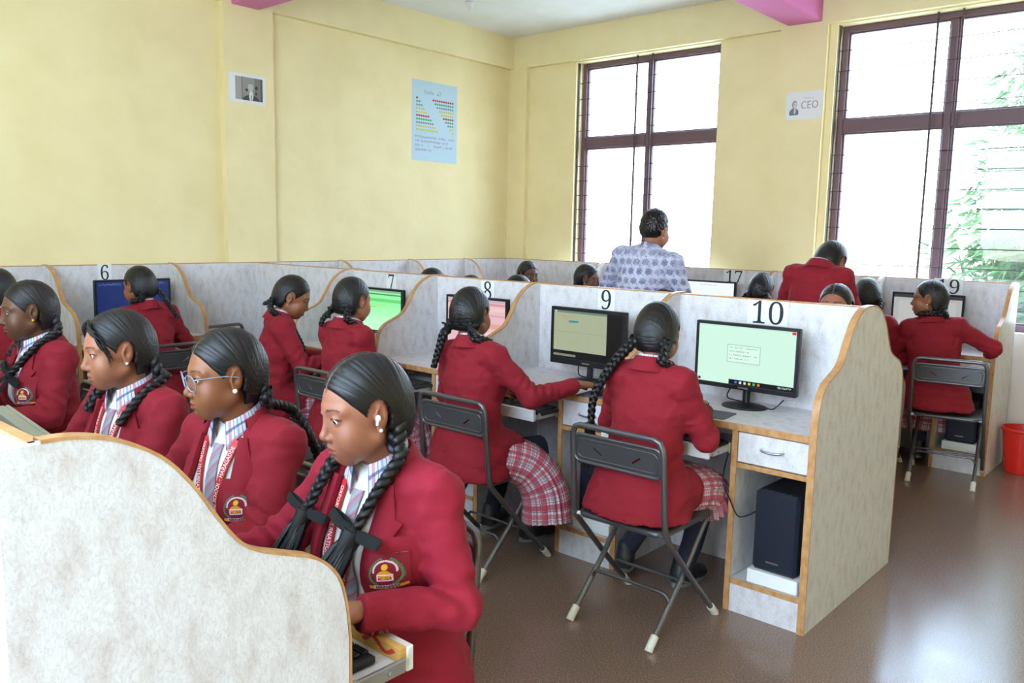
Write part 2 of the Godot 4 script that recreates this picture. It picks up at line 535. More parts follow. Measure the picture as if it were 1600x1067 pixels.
# a board whose side view is the S curve; local z runs from the partition (0) to the seat side
func divider(called: String, label: String, at: Vector3, turn: float, depth := 0.49, double := false, thick := 0.022, board := "laminate", group := "", back := 0.0) -> Node3D:
	var t := thing(called, label, "divider panel", at, turn, group)
	var cv := divider_curve(depth, 0.0)
	var poly := PackedVector2Array(cv)
	if double:
		for i in range(cv.size() - 1, -1, -1):
			if cv[i].x > 0.001: poly.append(Vector2(-cv[i].x, cv[i].y))
	else:
		poly.append(Vector2(-back, 0)); poly.append(Vector2(-back, 1.225))
	var xf := Transform3D(Basis(Vector3(0, 0, 1), Vector3(0, 1, 0), Vector3(-1, 0, 0)), Vector3(thick * 0.5, 0, 0))
	var b := MB.new()
	b.extrude(poly, thick, xf)
	part("board", b, M[board], t)
	# the wooden lipping that runs along the shaped edge
	for side in ([1.0, -1.0] if double else [1.0]):
		var e := MB.new()
		var th := 0.005
		for i in cv.size() - 1:
			var p := cv[i]; var q := cv[i + 1]
			var n0 := _cn(cv, i); var n1 := _cn(cv, i + 1)
			var lp := Vector3(0, p.y, p.x * side); var lq := Vector3(0, q.y, q.x * side)
			var op := Vector3(0, p.y + n0.y * th, (p.x + n0.x * th) * side); var oq := Vector3(0, q.y + n1.y * th, (q.x + n1.x * th) * side)
			var h: Vector3 = Vector3(thick * 0.5 + 0.0015, 0, 0) * side
			var base := e.v.size()
			var m0 := Vector3(0, n0.y, n0.x * side); var m1 := Vector3(0, n1.y, n1.x * side)
			e.vert(op - h, m0); e.vert(op + h, m0); e.vert(oq - h, m1); e.vert(oq + h, m1)
			e.face(base, base + 2, base + 1); e.face(base + 1, base + 2, base + 3)
			e.quad(lp + h, op + h, oq + h, lq + h)
			e.quad(op - h, lp - h, lq - h, oq - h)
		part("edge_lipping", e, M.wood_edge, t)
	return t

func _cn(cv: PackedVector2Array, i: int) -> Vector2:
	var a := cv[maxi(i - 1, 0)]; var b := cv[mini(i + 1, cv.size() - 1)]
	var d := (b - a).normalized()
	return Vector2(-d.y, d.x) if Vector2(-d.y, d.x).dot(Vector2(1, 1)) > 0 else Vector2(d.y, -d.x)

func partition(label: String, a: Vector3, length: float, turn: float, group := "") -> void:
	var t := thing("partition", label, "partition", a, turn, group)
	var b := MB.new()
	b.box(Vector3(length * 0.5, 0.6095, 0), Vector3(length, 1.219, 0.018), 0.0)
	part("board", b, M.laminate, t)
	var e := MB.new()
	e.box(Vector3(length * 0.5, 1.222, 0), Vector3(length, 0.006, 0.02), 0.0015)
	part("top_lipping", e, M.wood_edge, t)

func station(label: String, at: Vector3, turn: float, w: float, depth: float, tray_out: float, group := "") -> Node3D:
	var t := thing("computer_desk", label, "desk", at, turn, group)
	var x0 := 0.012
	var x1 := w - 0.012
	var px := x1 - 0.30
	var z0 := 0.011
	var b := MB.new()
	b.box(Vector3((x0 + x1) * 0.5, 0.756, (z0 + depth) * 0.5 - 0.004), Vector3(x1 - x0, 0.022, depth - z0 - 0.008), 0.001)
	var top := part("worktop", b, M.laminate, t)
	b = MB.new()
	b.box(Vector3((x0 + x1) * 0.5, 0.754, depth - 0.004), Vector3(x1 - x0, 0.028, 0.008), 0.002)
	part("edge_lipping", b, M.wood_edge, top)
	b = MB.new()
	b.box(Vector3(px, 0.372, (z0 + depth) * 0.5 - 0.004), Vector3(0.02, 0.744, depth - z0 - 0.012), 0.0)
	var sp := part("side_panel", b, M.laminate, t)
	b = MB.new()
	b.box(Vector3(px, 0.37, depth - 0.004), Vector3(0.024, 0.74, 0.008), 0.002)
	part("edge_lipping", b, M.wood_edge, sp)
	b = MB.new()
	b.box(Vector3((px + x1) * 0.5 + 0.006, 0.677, depth - 0.013), Vector3(x1 - px - 0.016, 0.118, 0.018), 0.002)
	var dr := part("drawer", b, M.laminate, t)
	b = MB.new()
	var hx := (px + x1) * 0.5 + 0.006
	b.tube(spline([Vector3(hx - 0.045, 0.685, depth - 0.003), Vector3(hx - 0.035, 0.683, depth + 0.016), Vector3(hx, 0.68, depth + 0.02), Vector3(hx + 0.035, 0.683, depth + 0.016), Vector3(hx + 0.045, 0.685, depth - 0.003)], 5), 0.0045, 8)
	part("handle", b, M.silver, dr)
	b = MB.new()
	b.box(Vector3((px + x1) * 0.5 + 0.006, 0.604, depth - 0.06), Vector3(x1 - px - 0.014, 0.02, 0.12), 0.002)
	part("rail", b, M.wood_edge, t)
	b = MB.new()
	b.box(Vector3((px + x1) * 0.5 + 0.006, 0.127, (z0 + depth) * 0.5 - 0.004), Vector3(x1 - px - 0.014, 0.018, depth - z0 - 0.012), 0.0)
	var sh := part("shelf", b, M.laminate, t)
	b = MB.new()
	b.box(Vector3((px + x1) * 0.5 + 0.006, 0.127, depth - 0.004), Vector3(x1 - px - 0.014, 0.022, 0.008), 0.002)
	part("edge_lipping", b, M.wood_edge, sh)
	b = MB.new()
	b.box(Vector3((px + x1) * 0.5 + 0.006, 0.058, depth - 0.012), Vector3(x1 - px - 0.014, 0.116, 0.016), 0.0)
	part("plinth", b, M.laminate, t)
	# sliding keyboard tray
	var tz := depth + tray_out
	var tw := px - x0 - 0.05
	var cx := (x0 + px) * 0.5 - 0.005
	b = MB.new()
	b.box(Vector3(cx, 0.662, tz - 0.17), Vector3(tw, 0.016, 0.34), 0.001)
	var tr := part("keyboard_tray", b, M.laminate, t)
	b = MB.new()
	b.box(Vector3(cx, 0.672, tz + 0.009), Vector3(tw + 0.004, 0.052, 0.018), 0.003)
	part("tray_front", b, M.white_plastic, tr)
	for s in [-1.0, 1.0]:
		b = MB.new()
		b.box(Vector3(cx + s * (tw * 0.5 + 0.006), 0.668, tz - 0.12), Vector3(0.01, 0.028, 0.22), 0.002)
		b.box(Vector3(cx + s * (tw * 0.5 + 0.013), 0.668, tz - 0.3), Vector3(0.006, 0.044, 0.34), 0.002)
		b.tube([Vector3(cx + s * (tw * 0.5 + 0.012), 0.668, tz - 0.05), Vector3(cx + s * (tw * 0.5 + 0.016), 0.668, tz - 0.05)], 0.006, 8)
		part("slide_rail", b, M.slide_steel, tr)
	return t

# folding steel chair; local +z is where the sitter faces
func chair_mesh() -> Node3D:
	var t := thing("folding_chair", "", "chair")
	var hw := 0.205
	for s in [-1.0, 1.0]:
		pass
	# one bent tube: front foot, up past the seat, round the top, down again
	var pts := []
	var sidep := [Vector3(hw, 0.02, 0.21), Vector3(hw, 0.2, 0.03), Vector3(hw, 0.4, -0.16), Vector3(hw - 0.002, 0.44, -0.183), Vector3(hw - 0.004, 0.5, -0.19), Vector3(hw - 0.006, 0.72, -0.212)]
	pts.append_array(sidep)
	var topp := [Vector3(hw - 0.009, 0.75, -0.215), Vector3(hw - 0.02, 0.772, -0.217), Vector3(hw - 0.042, 0.781, -0.218)]
	pts.append_array(topp)
	var mirror := []
	for p in pts: mirror.push_front(Vector3(-p.x, p.y, p.z))
	pts.append_array(mirror)
	var b := MB.new()
	b.tube(pts, 0.0115, 10)
	part("back_frame", b, M.chair_steel, t)
	for s in [-1.0, 1.0]:
		b = MB.new()
		b.tube([Vector3(s * (hw - 0.026), 0.02, -0.205), Vector3(s * (hw - 0.026), 0.2, -0.02), Vector3(s * (hw - 0.026), 0.405, 0.165)], 0.0105, 10)
		part("rear_leg", b, M.chair_steel, t)
	for q in [[hw, 0.21, 1.0], [-hw, 0.21, 1.0], [hw - 0.026, -0.205, -1.0], [-(hw - 0.026), -0.205, -1.0]]:
		b = MB.new()
		var d := Vector3(0, 1, -q[2]).normalized()
		b.tube([Vector3(q[0], 0.0, q[1] + 0.018 * q[2]), Vector3(q[0], 0.012, q[1] + 0.009 * q[2]), Vector3(q[0], 0.045, q[1] - 0.024 * q[2])], 0.0155, 10)
		part("foot_cap", b, M.cap_white, t)
	b = MB.new()       # low crossbars, bent down at their ends
	var lz := -0.205 + 0.17
	b.tube(spline([Vector3(-(hw - 0.028), 0.135, -0.085), Vector3(-(hw - 0.045), 0.165, -0.09), Vector3(-(hw - 0.09), 0.172, -0.092), Vector3(hw - 0.09, 0.172, -0.092), Vector3(hw - 0.045, 0.165, -0.09), Vector3(hw - 0.028, 0.135, -0.085)], 4), 0.0065, 8)
	part("crossbar", b, M.chair_steel, t)
	b = MB.new()
	b.tube(spline([Vector3(-hw, 0.12, 0.11), Vector3(-(hw - 0.02), 0.145, 0.105), Vector3(-(hw - 0.07), 0.15, 0.1), Vector3(hw - 0.07, 0.15, 0.1), Vector3(hw - 0.02, 0.145, 0.105), Vector3(hw, 0.12, 0.11)], 4), 0.0065, 8)
	part("crossbar", b, M.chair_steel, t)
	# pressed seat
	b = MB.new()
	var sp := rrect(0.372, 0.38, 0.045)
	b.extrude(sp, 0.006, Transform3D(Basis(Vector3(1, 0, 0), Vector3(0, 0, -1), Vector3(0, 1, 0)), Vector3(0, 0.43, 0.01)))
	var rim := []
	for p in rrect(0.372, 0.38, 0.045): rim.append(Vector3(p.x, 0.424, 0.01 - p.y))
	b.tube(rim, 0.0125, 8, false, true)
	part("seat", b, M.chair_panel, t)
	for s in [-1.0, 1.0]:
		b = MB.new()
		b.tube([Vector3(s * 0.17, 0.42, -0.17), Vector3(s * 0.215, 0.42, -0.172)], 0.008, 8)
		part("pivot_cap", b, M.cap_white if s > 0 else M.chair_steel, t)
	# pressed back panel with two slanted slots, inside a rolled rim
	var bs := Basis(Vector3.RIGHT, -0.1)
	var xf := Transform3D(bs, Vector3(0, 0.692, -0.209))
	b = MB.new()
	var out := rrect(0.388, 0.105, 0.03)
	var poly := PackedVector2Array()
	var nq := out.size()
	var slots := [[Vector2(0.085, -0.004), 0.6], [Vector2(-0.085, -0.004), -0.6 + PI]]
	for i in nq:
		poly.append(out[i])
	b.extrude(keyhole(poly, slots), 0.0025, xf)
	part("backrest", b, M.chair_panel, t)
	b = MB.new()
	rim = []
	for p in rrect(0.388, 0.108, 0.03): rim.append(xf * Vector3(p.x, p.y, 0.001))
	b.tube(rim, 0.007, 8, false, true)
	var rim2 := []
	for p in rrect(0.35, 0.074, 0.022): rim2.append(xf * Vector3(p.x, p.y, -0.001))
	b.tube(rim2, 0.003, 6, false, true)
	part("backrest_rim", b, M.chair_steel, t)
	return t

func keyhole(outer: PackedVector2Array, slots: Array) -> PackedVector2Array:
	var pl := outer.duplicate()
	if Geometry2D.is_polygon_clockwise(pl): pl.reverse()
	for s in slots:
		var c0: Vector2 = s[0]
		var d := Vector2.from_angle(s[1])
		var e := d.orthogonal()
		var hole := PackedVector2Array([c0 - d * 0.022 - e * 0.0035, c0 - d * 0.022 + e * 0.0035, c0 + d * 0.022 + e * 0.0035, c0 + d * 0.022 - e * 0.0035])
		if not Geometry2D.is_polygon_clockwise(hole): hole.reverse()
		var bi := 0; var bj := 0
		var best := 1e9
		for i in pl.size():
			for j in 4:
				var dd := pl[i].distance_to(hole[j])
				if dd < best: best = dd; bi = i; bj = j
		var np := PackedVector2Array()
		for i in pl.size():
			np.append(pl[i])
			if i == bi:
				for j in 5: np.append(hole[(bj + j) % 4])
				np.append(pl[i])
		pl = np
	return pl

var chair0: Node3D
func chair(label: String, at: Vector3, turn: float, group := "") -> Node3D:
	if chair0 == null:
		chair0 = chair_mesh()
		chair0.position = at
		chair0.rotation.y = turn
		chair0.set_meta("label", label)
		if group != "": chair0.set_meta("group", group)
		return chair0
	return copy_of(chair0, "folding_chair", label, at, turn, group)

# ---------------------------------------------------------------- screens and electronics
func img_tex(im: Image) -> ImageTexture:
	return ImageTexture.create_from_image(im)

func new_img(w: int, h: int, c: Color) -> Image:
	var im := Image.create(w, h, false, Image.FORMAT_RGB8)
	im.fill(c)
	return im

func scribble(im: Image, x: int, y: int, w: int, h: int, c: Color, seed_: int) -> void:   # a line of print too small to read
	var r := RandomNumberGenerator.new()
	r.seed = seed_
	var cx := x
	while cx < x + w:
		var ww := r.randi_range(maxi(1, h / 3), maxi(2, h))
		if r.randf() < 0.16:
			cx += h
			continue
		for k in 3:
			var rx := cx + r.randi_range(0, ww - 1)
			var ry := y + r.randi_range(0, h - 1)
			im.fill_rect(Rect2i(rx, y if r.randf() < 0.5 else ry, 1, maxi(1, r.randi_range(h / 2, h) - (ry - y) / 2)), c)
			im.fill_rect(Rect2i(cx, ry, ww, 1), c)
		cx += ww + maxi(1, h / 4)

func screen_mat(key: String, im: Image, energy: float) -> StandardMaterial3D:
	var m := mat(key, Color(0.03, 0.03, 0.03), 0.25)
	m.emission_enabled = true
	m.emission = Color.WHITE
	m.emission_operator = BaseMaterial3D.EMISSION_OP_MULTIPLY
	m.emission_texture = img_tex(im)
	m.emission_energy_multiplier = energy
	return m

# monitor; local +z is the way the screen faces, origin under the foot on the desk top
func monitor(label: String, at: Vector3, turn: float, w: float, h: float, top: float, scr: StandardMaterial3D, bezel := 0.013, chin := 0.02, shell := "black_plastic", right_black := 0.0) -> Node3D:
	var t := thing("monitor", label, "monitor", at, turn, "desktop monitors")
	var sh: Material = M[shell]
	var cy := top - h * 0.5
	var b := MB.new()
	b.box(Vector3(0, cy, -0.014), Vector3(w, h, 0.024), 0.004)
	b.box(Vector3(0, cy - 0.01, -0.037), Vector3(w * 0.62, h * 0.66, 0.03), 0.012)
	b.box(Vector3(0, top - bezel * 0.5, 0.001), Vector3(w, bezel, 0.008), 0.002)      # raised frame round the glass
	b.box(Vector3(0, top - h + chin * 0.5, 0.001), Vector3(w, chin, 0.008), 0.002)
	b.box(Vector3(-w * 0.5 + bezel * 0.5, cy + (chin - bezel) * 0.5, 0.001), Vector3(bezel, h - bezel - chin, 0.008), 0.002)
	b.box(Vector3(w * 0.5 - bezel * 0.5, cy + (chin - bezel) * 0.5, 0.001), Vector3(bezel, h - bezel - chin, 0.008), 0.002)
	var cs := part("casing", b, sh, t)
	b = MB.new()
	var sw := w - bezel * 2
	var shh := h - bezel - chin
	var sc := Vector3(0, cy + (chin - bezel) * 0.5, 0.0005)
	b.quad(sc + Vector3(-sw * 0.5, -shh * 0.5, 0), sc + Vector3(sw * 0.5, -shh * 0.5, 0), sc + Vector3(sw * 0.5, shh * 0.5, 0), sc + Vector3(-sw * 0.5, shh * 0.5, 0))
	part("screen", b, scr, t)
	b = MB.new()
	b.box(Vector3(0, top - h + chin * 0.5, 0.0055), Vector3(0.045, 0.007, 0.001), 0.0)
	part("maker_plate", b, M.silver, cs)
	b = MB.new()
	b.tube([Vector3(0, 0.012, -0.035), Vector3(0, top - h + 0.05, -0.04)], 0.017, 10)
	part("stand", b, sh, t)
	b = MB.new()
	b.lathe([Vector2(0.001, 0.018), Vector2(0.03, 0.017), Vector2(0.085, 0.009), Vector2(0.098, 0.005), Vector2(0.1, 0.0), Vector2(0.001, 0.0)], 28, Transform3D(Basis.from_scale(Vector3(1, 1, 0.82)), Vector3(0, 0, -0.02)))
	part("foot", b, sh, t)
	return t

func keyboard(label: String, at: Vector3, turn: float) -> void:
	var t := thing("keyboard", label, "keyboard", at, turn, "keyboards on the pull-out trays")
	var b := MB.new()
	b.box(Vector3(0, 0.009, 0), Vector3(0.43, 0.018, 0.135), 0.005)
	part("case", b, M.black_matte, t)
	b = MB.new()
	for r in 6:
		var n := 16 if r < 5 else 9
		for c in n:
			var kw := 0.4 / n
			b.box(Vector3(-0.2 + (c + 0.5) * kw, 0.021, -0.05 + r * 0.02 + (0.004 if r > 0 else 0.0)), Vector3(kw - 0.004, 0.008, 0.0155), 0.002)
	var k := part("keys", b, M.black_plastic, t)
	k.set_meta("kind", "stuff")

func mouse(label: String, at: Vector3, turn: float) -> void:
	var t := thing("mouse", label, "mouse", at, turn)
	var b := MB.new()
	b.ball(Vector3(0, 0.006, 0), Vector3(0.03, 0.027, 0.052), Basis(), 10, 16)
	for i in b.v.size():
		if b.v[i].y < 0.0: b.v[i].y = 0.0
	part("shell", b, M.black_plastic, t)
	b = MB.new()
	b.tube([Vector3(-0.004, 0.03, -0.03), Vector3(0.004, 0.03, -0.03)], 0.007, 10)
	part("wheel", b, M.dark_grey_plastic, t)

func tower(label: String, at: Vector3, turn: float, h := 0.32) -> void:
	var t := thing("computer_tower", label, "computer", at, turn)
	var b := MB.new()
	b.box(Vector3(0, h * 0.5, -0.17), Vector3(0.176, h, 0.33), 0.006)
	part("case", b, M.black_matte, t)
	b = MB.new()
	b.box(Vector3(0, h * 0.5, 0.004), Vector3(0.18, h + 0.004, 0.03), 0.012)
	var f := part("front_panel", b, mat("tower_front", rgb8(28, 32, 46), 0.45), t)
	b = MB.new()
	b.box(Vector3(-0.005, 0.04, 0.0195), Vector3(0.05, 0.006, 0.001), 0.0)
	part("maker_plate", b, M.silver, f)
	b = MB.new()
	for i in 5:
		b.box(Vector3(-0.055 + i * 0.024, h + 0.001, -0.008 ), Vector3(0.012, 0.004, 0.006), 0.001)
	part("port", b, M.dark_grey_plastic, t)

func cable(label: String, pts: Array, r := 0.003) -> void:
	var b := MB.new()
	b.tube(spline(pts, 8), r, 6)
	solo("cable", b, M.black_plastic, label, "cable")

func sign_card(num: String, label: String, at: Vector3, turn: float, w: float, h := 0.108) -> void:
	var t := thing("number_card", label, "sign", at, turn, "station number cards")
	var b := MB.new()
	b.box(Vector3(0, 0, 0.001), Vector3(w, h, 0.002), 0.0)
	part("card", b, M.paper, t)
	text_part("numeral", num, 0.098, M.ink, t, Vector3(0, -0.002, 0.0026), 0.0, "Droid Serif", 0.0012, w * (0.76 if num.length() > 1 else 0.56))

func build_screens() -> void:
	var im := new_img(320, 190, rgb8(196, 232, 214))
	im.fill_rect(Rect2i(0, 0, 320, 5), rgb8(186, 222, 208))
	im.fill_rect(Rect2i(306, 2, 12, 8), rgb8(214, 40, 44))
	im.fill_rect(Rect2i(100, 60, 110, 58), rgb8(150, 176, 166))
	im.fill_rect(Rect2i(102, 62, 106, 54), rgb8(206, 238, 222))
	for i in 4: scribble(im, 108, 68 + i * 12, 90 - (i % 2) * 26, 3, rgb8(120, 140, 136), 50 + i)
	im.fill_rect(Rect2i(0, 174, 320, 16), rgb8(20, 26, 30))
	im.fill_rect(Rect2i(0, 174, 110, 16), rgb8(200, 232, 216))
	im.fill_rect(Rect2i(4, 178, 8, 8), rgb8(30, 40, 50))
	for i in 6: im.fill_rect(Rect2i(130 + i * 15, 178, 8, 8), [rgb8(60, 120, 200), rgb8(220, 220, 220), rgb8(200, 210, 220), rgb8(220, 200, 90), rgb8(90, 170, 120), rgb8(230, 120, 40)][i])
	scribble(im, 270, 178, 44, 6, rgb8(200, 210, 210), 77)
	screen_mat("screen_ten", im, 0.48)
	im = new_img(320, 200, rgb8(22, 24, 26))
	im.fill_rect(Rect2i(0, 0, 250, 168), rgb8(160, 168, 140))
	im.fill_rect(Rect2i(0, 0, 250, 9), rgb8(96, 128, 112))
	im.fill_rect(Rect2i(4, 1, 10, 6), rgb8(200, 210, 210))
	scribble(im, 40, 20, 46, 5, rgb8(190, 120, 60), 81)
	scribble(im, 44, 28, 30, 4, rgb8(190, 120, 60), 82)
	im.fill_rect(Rect2i(72, 40, 46, 7), rgb8(30, 130, 150))
	im.fill_rect(Rect2i(0, 88, 250, 1), rgb8(120, 130, 110))
	im.fill_rect(Rect2i(0, 182, 108, 10), rgb8(120, 128, 110))
	screen_mat("screen_nine", im, 0.47)
	im = new_img(320, 190, rgb8(206, 170, 176))
	for q in [[0, 0, 320, 10, 176, 160, 168], [0, 14, 320, 8, 190, 130, 138], [0, 30, 320, 16, 214, 180, 178], [0, 60, 320, 6, 190, 150, 150], [0, 96, 320, 20, 200, 150, 140], [60, 130, 200, 30, 216, 186, 190]]:
		im.fill_rect(Rect2i(q[0], q[1], q[2], q[3]), rgb8(q[4], q[5], q[6]))
	screen_mat("screen_eight", im, 0.54)
	im = new_img(320, 190, rgb8(134, 226, 156))
	for y in 190:
		im.fill_rect(Rect2i(0, y, 320, 1), rgb8(134, 222, 150).lerp(rgb8(176, 240, 190), clampf((y - 60) / 90.0, 0, 1)))
	for q in [[0, 0, 320, 9, 120, 160, 130], [0, 16, 320, 6, 70, 130, 90], [0, 40, 320, 14, 96, 196, 110], [0, 66, 220, 6, 150, 210, 120], [0, 78, 150, 2, 110, 150, 60]]:
		im.fill_rect(Rect2i(q[0], q[1], q[2], q[3]), rgb8(q[4], q[5], q[6]))
	screen_mat("screen_seven", im, 0.54)
	im = new_img(320, 190, rgb8(28, 48, 110))
	scribble(im, 10, 8, 150, 8, rgb8(120, 150, 200), 91)
	scribble(im, 250, 8, 60, 8, rgb8(120, 150, 200), 92)
	screen_mat("screen_six", im, 0.37)
	im = new_img(320, 190, rgb8(210, 226, 224))
	for i in 9: im.fill_rect(Rect2i(10, 20 + i * 18, 300, 2), rgb8(150, 190, 180))
	im.fill_rect(Rect2i(200, 30, 110, 120), rgb8(190, 220, 190))
	screen_mat("screen_five", im, 0.54)
	im = new_img(320, 190, rgb8(214, 222, 226))
	scribble(im, 90, 14, 120, 5, rgb8(150, 160, 170), 95)
	screen_mat("screen_seventeen", im, 0.54)
	im = new_img(320, 190, rgb8(176, 180, 178))
	im.fill_rect(Rect2i(0, 0, 320, 16), rgb8(60, 60, 66))
	im.fill_rect(Rect2i(24, 30, 270, 150), rgb8(186, 190, 186))
	screen_mat("screen_nineteen", im, 0.41)

const ZM := -3.48      # middle partition
const ZF := -0.372     # foreground partition
const ZW := -6.34      # window-wall partition
const XL := -5.68      # left-wall partition

func build_furniture() -> void:
	build_screens()
	# ---- partitions
	partition("long pale grey middle partition with number cards 7 to 10", Vector3(-5.671, 0, ZM), 5.671 - 1.156, 0.0)
	partition("nearest pale grey partition, behind the dark monitor back at lower left", Vector3(-5.671, 0, ZF), 5.671 - 1.118, 0.0)
	partition("pale grey partition along the left yellow wall with number card 6", Vector3(XL, 0, 0.6), 0.6 + 6.35, PI / 2)
	partition("pale grey partition under the windows with number cards 17 and 19", Vector3(-5.67, 0, ZW), 5.67 - 1.171, 0.0)
	# ---- middle row
	divider("divider_panel", "large double S-curved end panel seen from outside, right end of the middle row", Vector3(-1.1435, 0, ZM), 0.0, 0.49, true, 0.025, "laminate")
	var mx := [-4.48, -3.67, -2.87, -2.015, -1.143]
	var names := ["left of the bright green screen", "right of the bright green screen", "right of the pinkish screen", "left of the pale green screen"]
	for i in 4:
		divider("divider_panel", "S-curved divider " + names[i], Vector3(mx[i], 0, ZM), 0.0, 0.478, true, 0.022, "laminate", "S-curved dividers")
	for i in 4:
		station("middle row desk " + ["under the bright green screen", "under the pinkish screen", "under the thick monitor with the olive page", "under the pale green screen, tower in its pedestal"][i], Vector3(mx[i], 0, ZM), 0.0, mx[i + 1] - mx[i], 0.49, 0.14, "middle row desks")
	for i in 4:
		station("desk behind the middle partition, back to back with the " + ["bright green screen", "pinkish screen", "olive page monitor", "pale green screen"][i], Vector3(mx[i + 1], 0, ZM), PI, mx[i + 1] - mx[i], 0.49, 0.1, "far side desks")
	# ---- foreground row
	divider("divider_panel", "big white speckled S-curved end panel in the foreground, lower left", Vector3(-1.1165, 0, ZF), PI, 0.473, false, 0.022, "laminate", "", 0.05)
	var fx := [-1.105, -1.96, -2.80, -3.64]
	for i in 3:
		divider("divider_panel", ["S-curved divider just behind the dark monitor back, lower left", "S-curved divider in front of the girl with the loose fringe", "S-curved divider at the far end of the foreground row"][i], Vector3(fx[i + 1], 0, ZF), PI, 0.46, false, 0.022, "laminate", "S-curved dividers")
		var fd := station(["foreground desk whose pulled out keyboard tray shows beyond the end panel", "second foreground desk from the white end panel", "third foreground desk from the white end panel"][i], Vector3(fx[i] - 0.012, 0, ZF), PI, fx[i] - fx[i + 1] - 0.012, 0.473, 0.17, "foreground desks")
		if i == 0:      # printed orange strip on the inside of the tray front
			var im := new_img(96, 24, rgb8(224, 170, 92))
			for k in 4: im.fill_rect(Rect2i(0, k * 6, 96, 1), rgb8(208, 150, 76))
			for k in 46: disc(im, Vector2(8 + k * 0.75, 14 - sin(k * 0.15) * 7), Vector2(3.2, 2.4), rgb8(204, 60, 36))
			var sb := MB.new()
			var tw := 0.455
			sb.box(Vector3(0.0, 0, 0), Vector3(tw, 0.03, 0.016), 0.001)
			for k in sb.v.size(): sb.uv[k] = Vector2(sb.v[k].x * 4.0 + 0.9, sb.v[k].y * 30.0 + 0.5)
			var so := part("printed_strip", sb, print_mat("strip_print", im), fd.get_node("keyboard_tray"))
			so.position = Vector3(0.012 + tw * 0.5 + 0.02, 0.685, 0.473 + 0.17 - 0.009)
	# ---- left wall row
	var lz := [-0.33, -1.165, -1.99, -2.805]
	for i in 3:
		divider("divider_panel", ["S-curved divider at the left wall nearest the camera", "broad tan-edged S-curved divider left of number card 6", "tan-edged S-curved divider right of number card 6"][i], Vector3(XL, 0, lz[i + 1]), PI / 2, 0.49, false, 0.022, "laminate", "S-curved dividers")
		if i < 2:
			station(["desk at the left wall with the pale screen at the frame edge", "desk of station 6 at the left wall"][i], Vector3(XL, 0, lz[i + 1]), PI / 2, 0.825, 0.49, 0.1, "left wall desks")
	for i in 3:
		divider("divider_panel", ["S-curved divider at the left wall, first beyond the middle partition", "S-curved divider at the left wall, second beyond the middle partition", "S-curved divider at the left wall nearest the room corner"][i], Vector3(XL, 0, [-4.26, -5.03, -5.74][i]), PI / 2, 0.49, false, 0.022, "laminate", "S-curved dividers")
	for i in 2:
		station(["desk at the left wall just beyond the middle partition", "desk at the left wall near the room corner"][i], Vector3(XL, 0, [-4.26, -5.03][i]), PI / 2, 0.75, 0.49, 0.1, "left wall desks")
	# ---- window row
	var wx := [-4.46, -3.63, -2.81, -1.99, -1.158]
	for i in 5:
		divider("divider_panel", ["S-curved divider under the left window, nearest the corner", "rounded divider left of number card 17 under the windows", "S-curved divider right of number card 17 beside the standing girl", "S-curved divider behind the heads left of number card 19", "end panel of the window row beside the red bucket"][i], Vector3(wx[i], 0, ZW), 0.0, 0.44, false, 0.022, "laminate", "S-curved dividers", 0.07)
	for i in 4:
		station("window row desk, " + ["beside the man in the printed shirt", "under the white page monitor", "beside the standing girl", "with the last folding chair and the floor tower"][i], Vector3(wx[i], 0, ZW), 0.0, wx[i + 1] - wx[i], 0.44, 0.1, "window row desks")
	# ---- monitors
	var dt := 0.767
	monitor("black monitor of station 10 showing a pale green page with a dialog box", Vector3(-1.58, dt, -3.30), 0.0, 0.468, 0.285, 0.36, M.screen_ten)
	monitor("thick black monitor of station 9 with an olive page and black bar", Vector3(-2.40, dt, -3.28), 0.0, 0.447, 0.285, 0.362, M.screen_nine, 0.017, 0.03)
	monitor("monitor of station 8 with a pinkish page, half behind a girl's head", Vector3(-3.155, dt, -3.28), 0.0, 0.46, 0.285, 0.372, M.screen_eight)
	monitor("monitor of station 7 with a bright green page", Vector3(-3.985, dt, -3.28), 0.0, 0.45, 0.28, 0.37, M.screen_seven)
	monitor("monitor of station 6 with a dark blue screen at the left wall", Vector3(-5.52, dt, -2.475), PI / 2, 0.50, 0.30, 0.365, M.screen_six)
	monitor("monitor with a pale page cut by the left frame edge", Vector3(-5.52, dt, -1.65), PI / 2, 0.48, 0.29, 0.355, M.screen_five)
	monitor("monitor of station 17 with a white page under the windows", Vector3(-3.29, dt, -6.16), 0.0, 0.455, 0.28, 0.363, M.screen_seventeen)
	monitor("monitor of station 19 with a grey page, behind the girl in profile", Vector3(-1.64, dt, -6.16), 0.0, 0.46, 0.29, 0.365, M.screen_nineteen)
	monitor("monitor seen from behind over the foreground end panel", Vector3(-1.70, dt, -0.56), PI - 0.1, 0.40, 0.30, 0.355, M.screen_ten, 0.016, 0.03, "black_plastic_lit")
	monitor("monitor on the second foreground desk, hidden by the end panel", Vector3(-2.45, dt, -0.56), PI, 0.44, 0.30, 0.355, M.screen_nine)
	# ---- number cards
	sign_card("7", "white card with a black 7 on the middle partition", Vector3(-4.087, 1.16, ZM + 0.0095), 0.0, 0.094, 0.085)
	sign_card("8", "white card with a black 8 above the pinkish monitor", Vector3(-3.247, 1.16, ZM + 0.0095), 0.0, 0.104, 0.105)
	sign_card("9", "white card with a black 9 above the olive page monitor", Vector3(-2.425, 1.163, ZM + 0.0095), 0.0, 0.104, 0.108)
	sign_card("10", "white card with a black 10 above the pale green screen", Vector3(-1.567, 1.167, ZM + 0.0095), 0.0, 0.186, 0.106)
	sign_card("6", "white card with a black 6 on the left wall partition", Vector3(XL + 0.0095, 1.171, -2.355), PI / 2, 0.09, 0.11)
	sign_card("17", "white card with a black 17 under the windows", Vector3(-3.165, 1.165, ZW + 0.0095), 0.0, 0.184, 0.11)
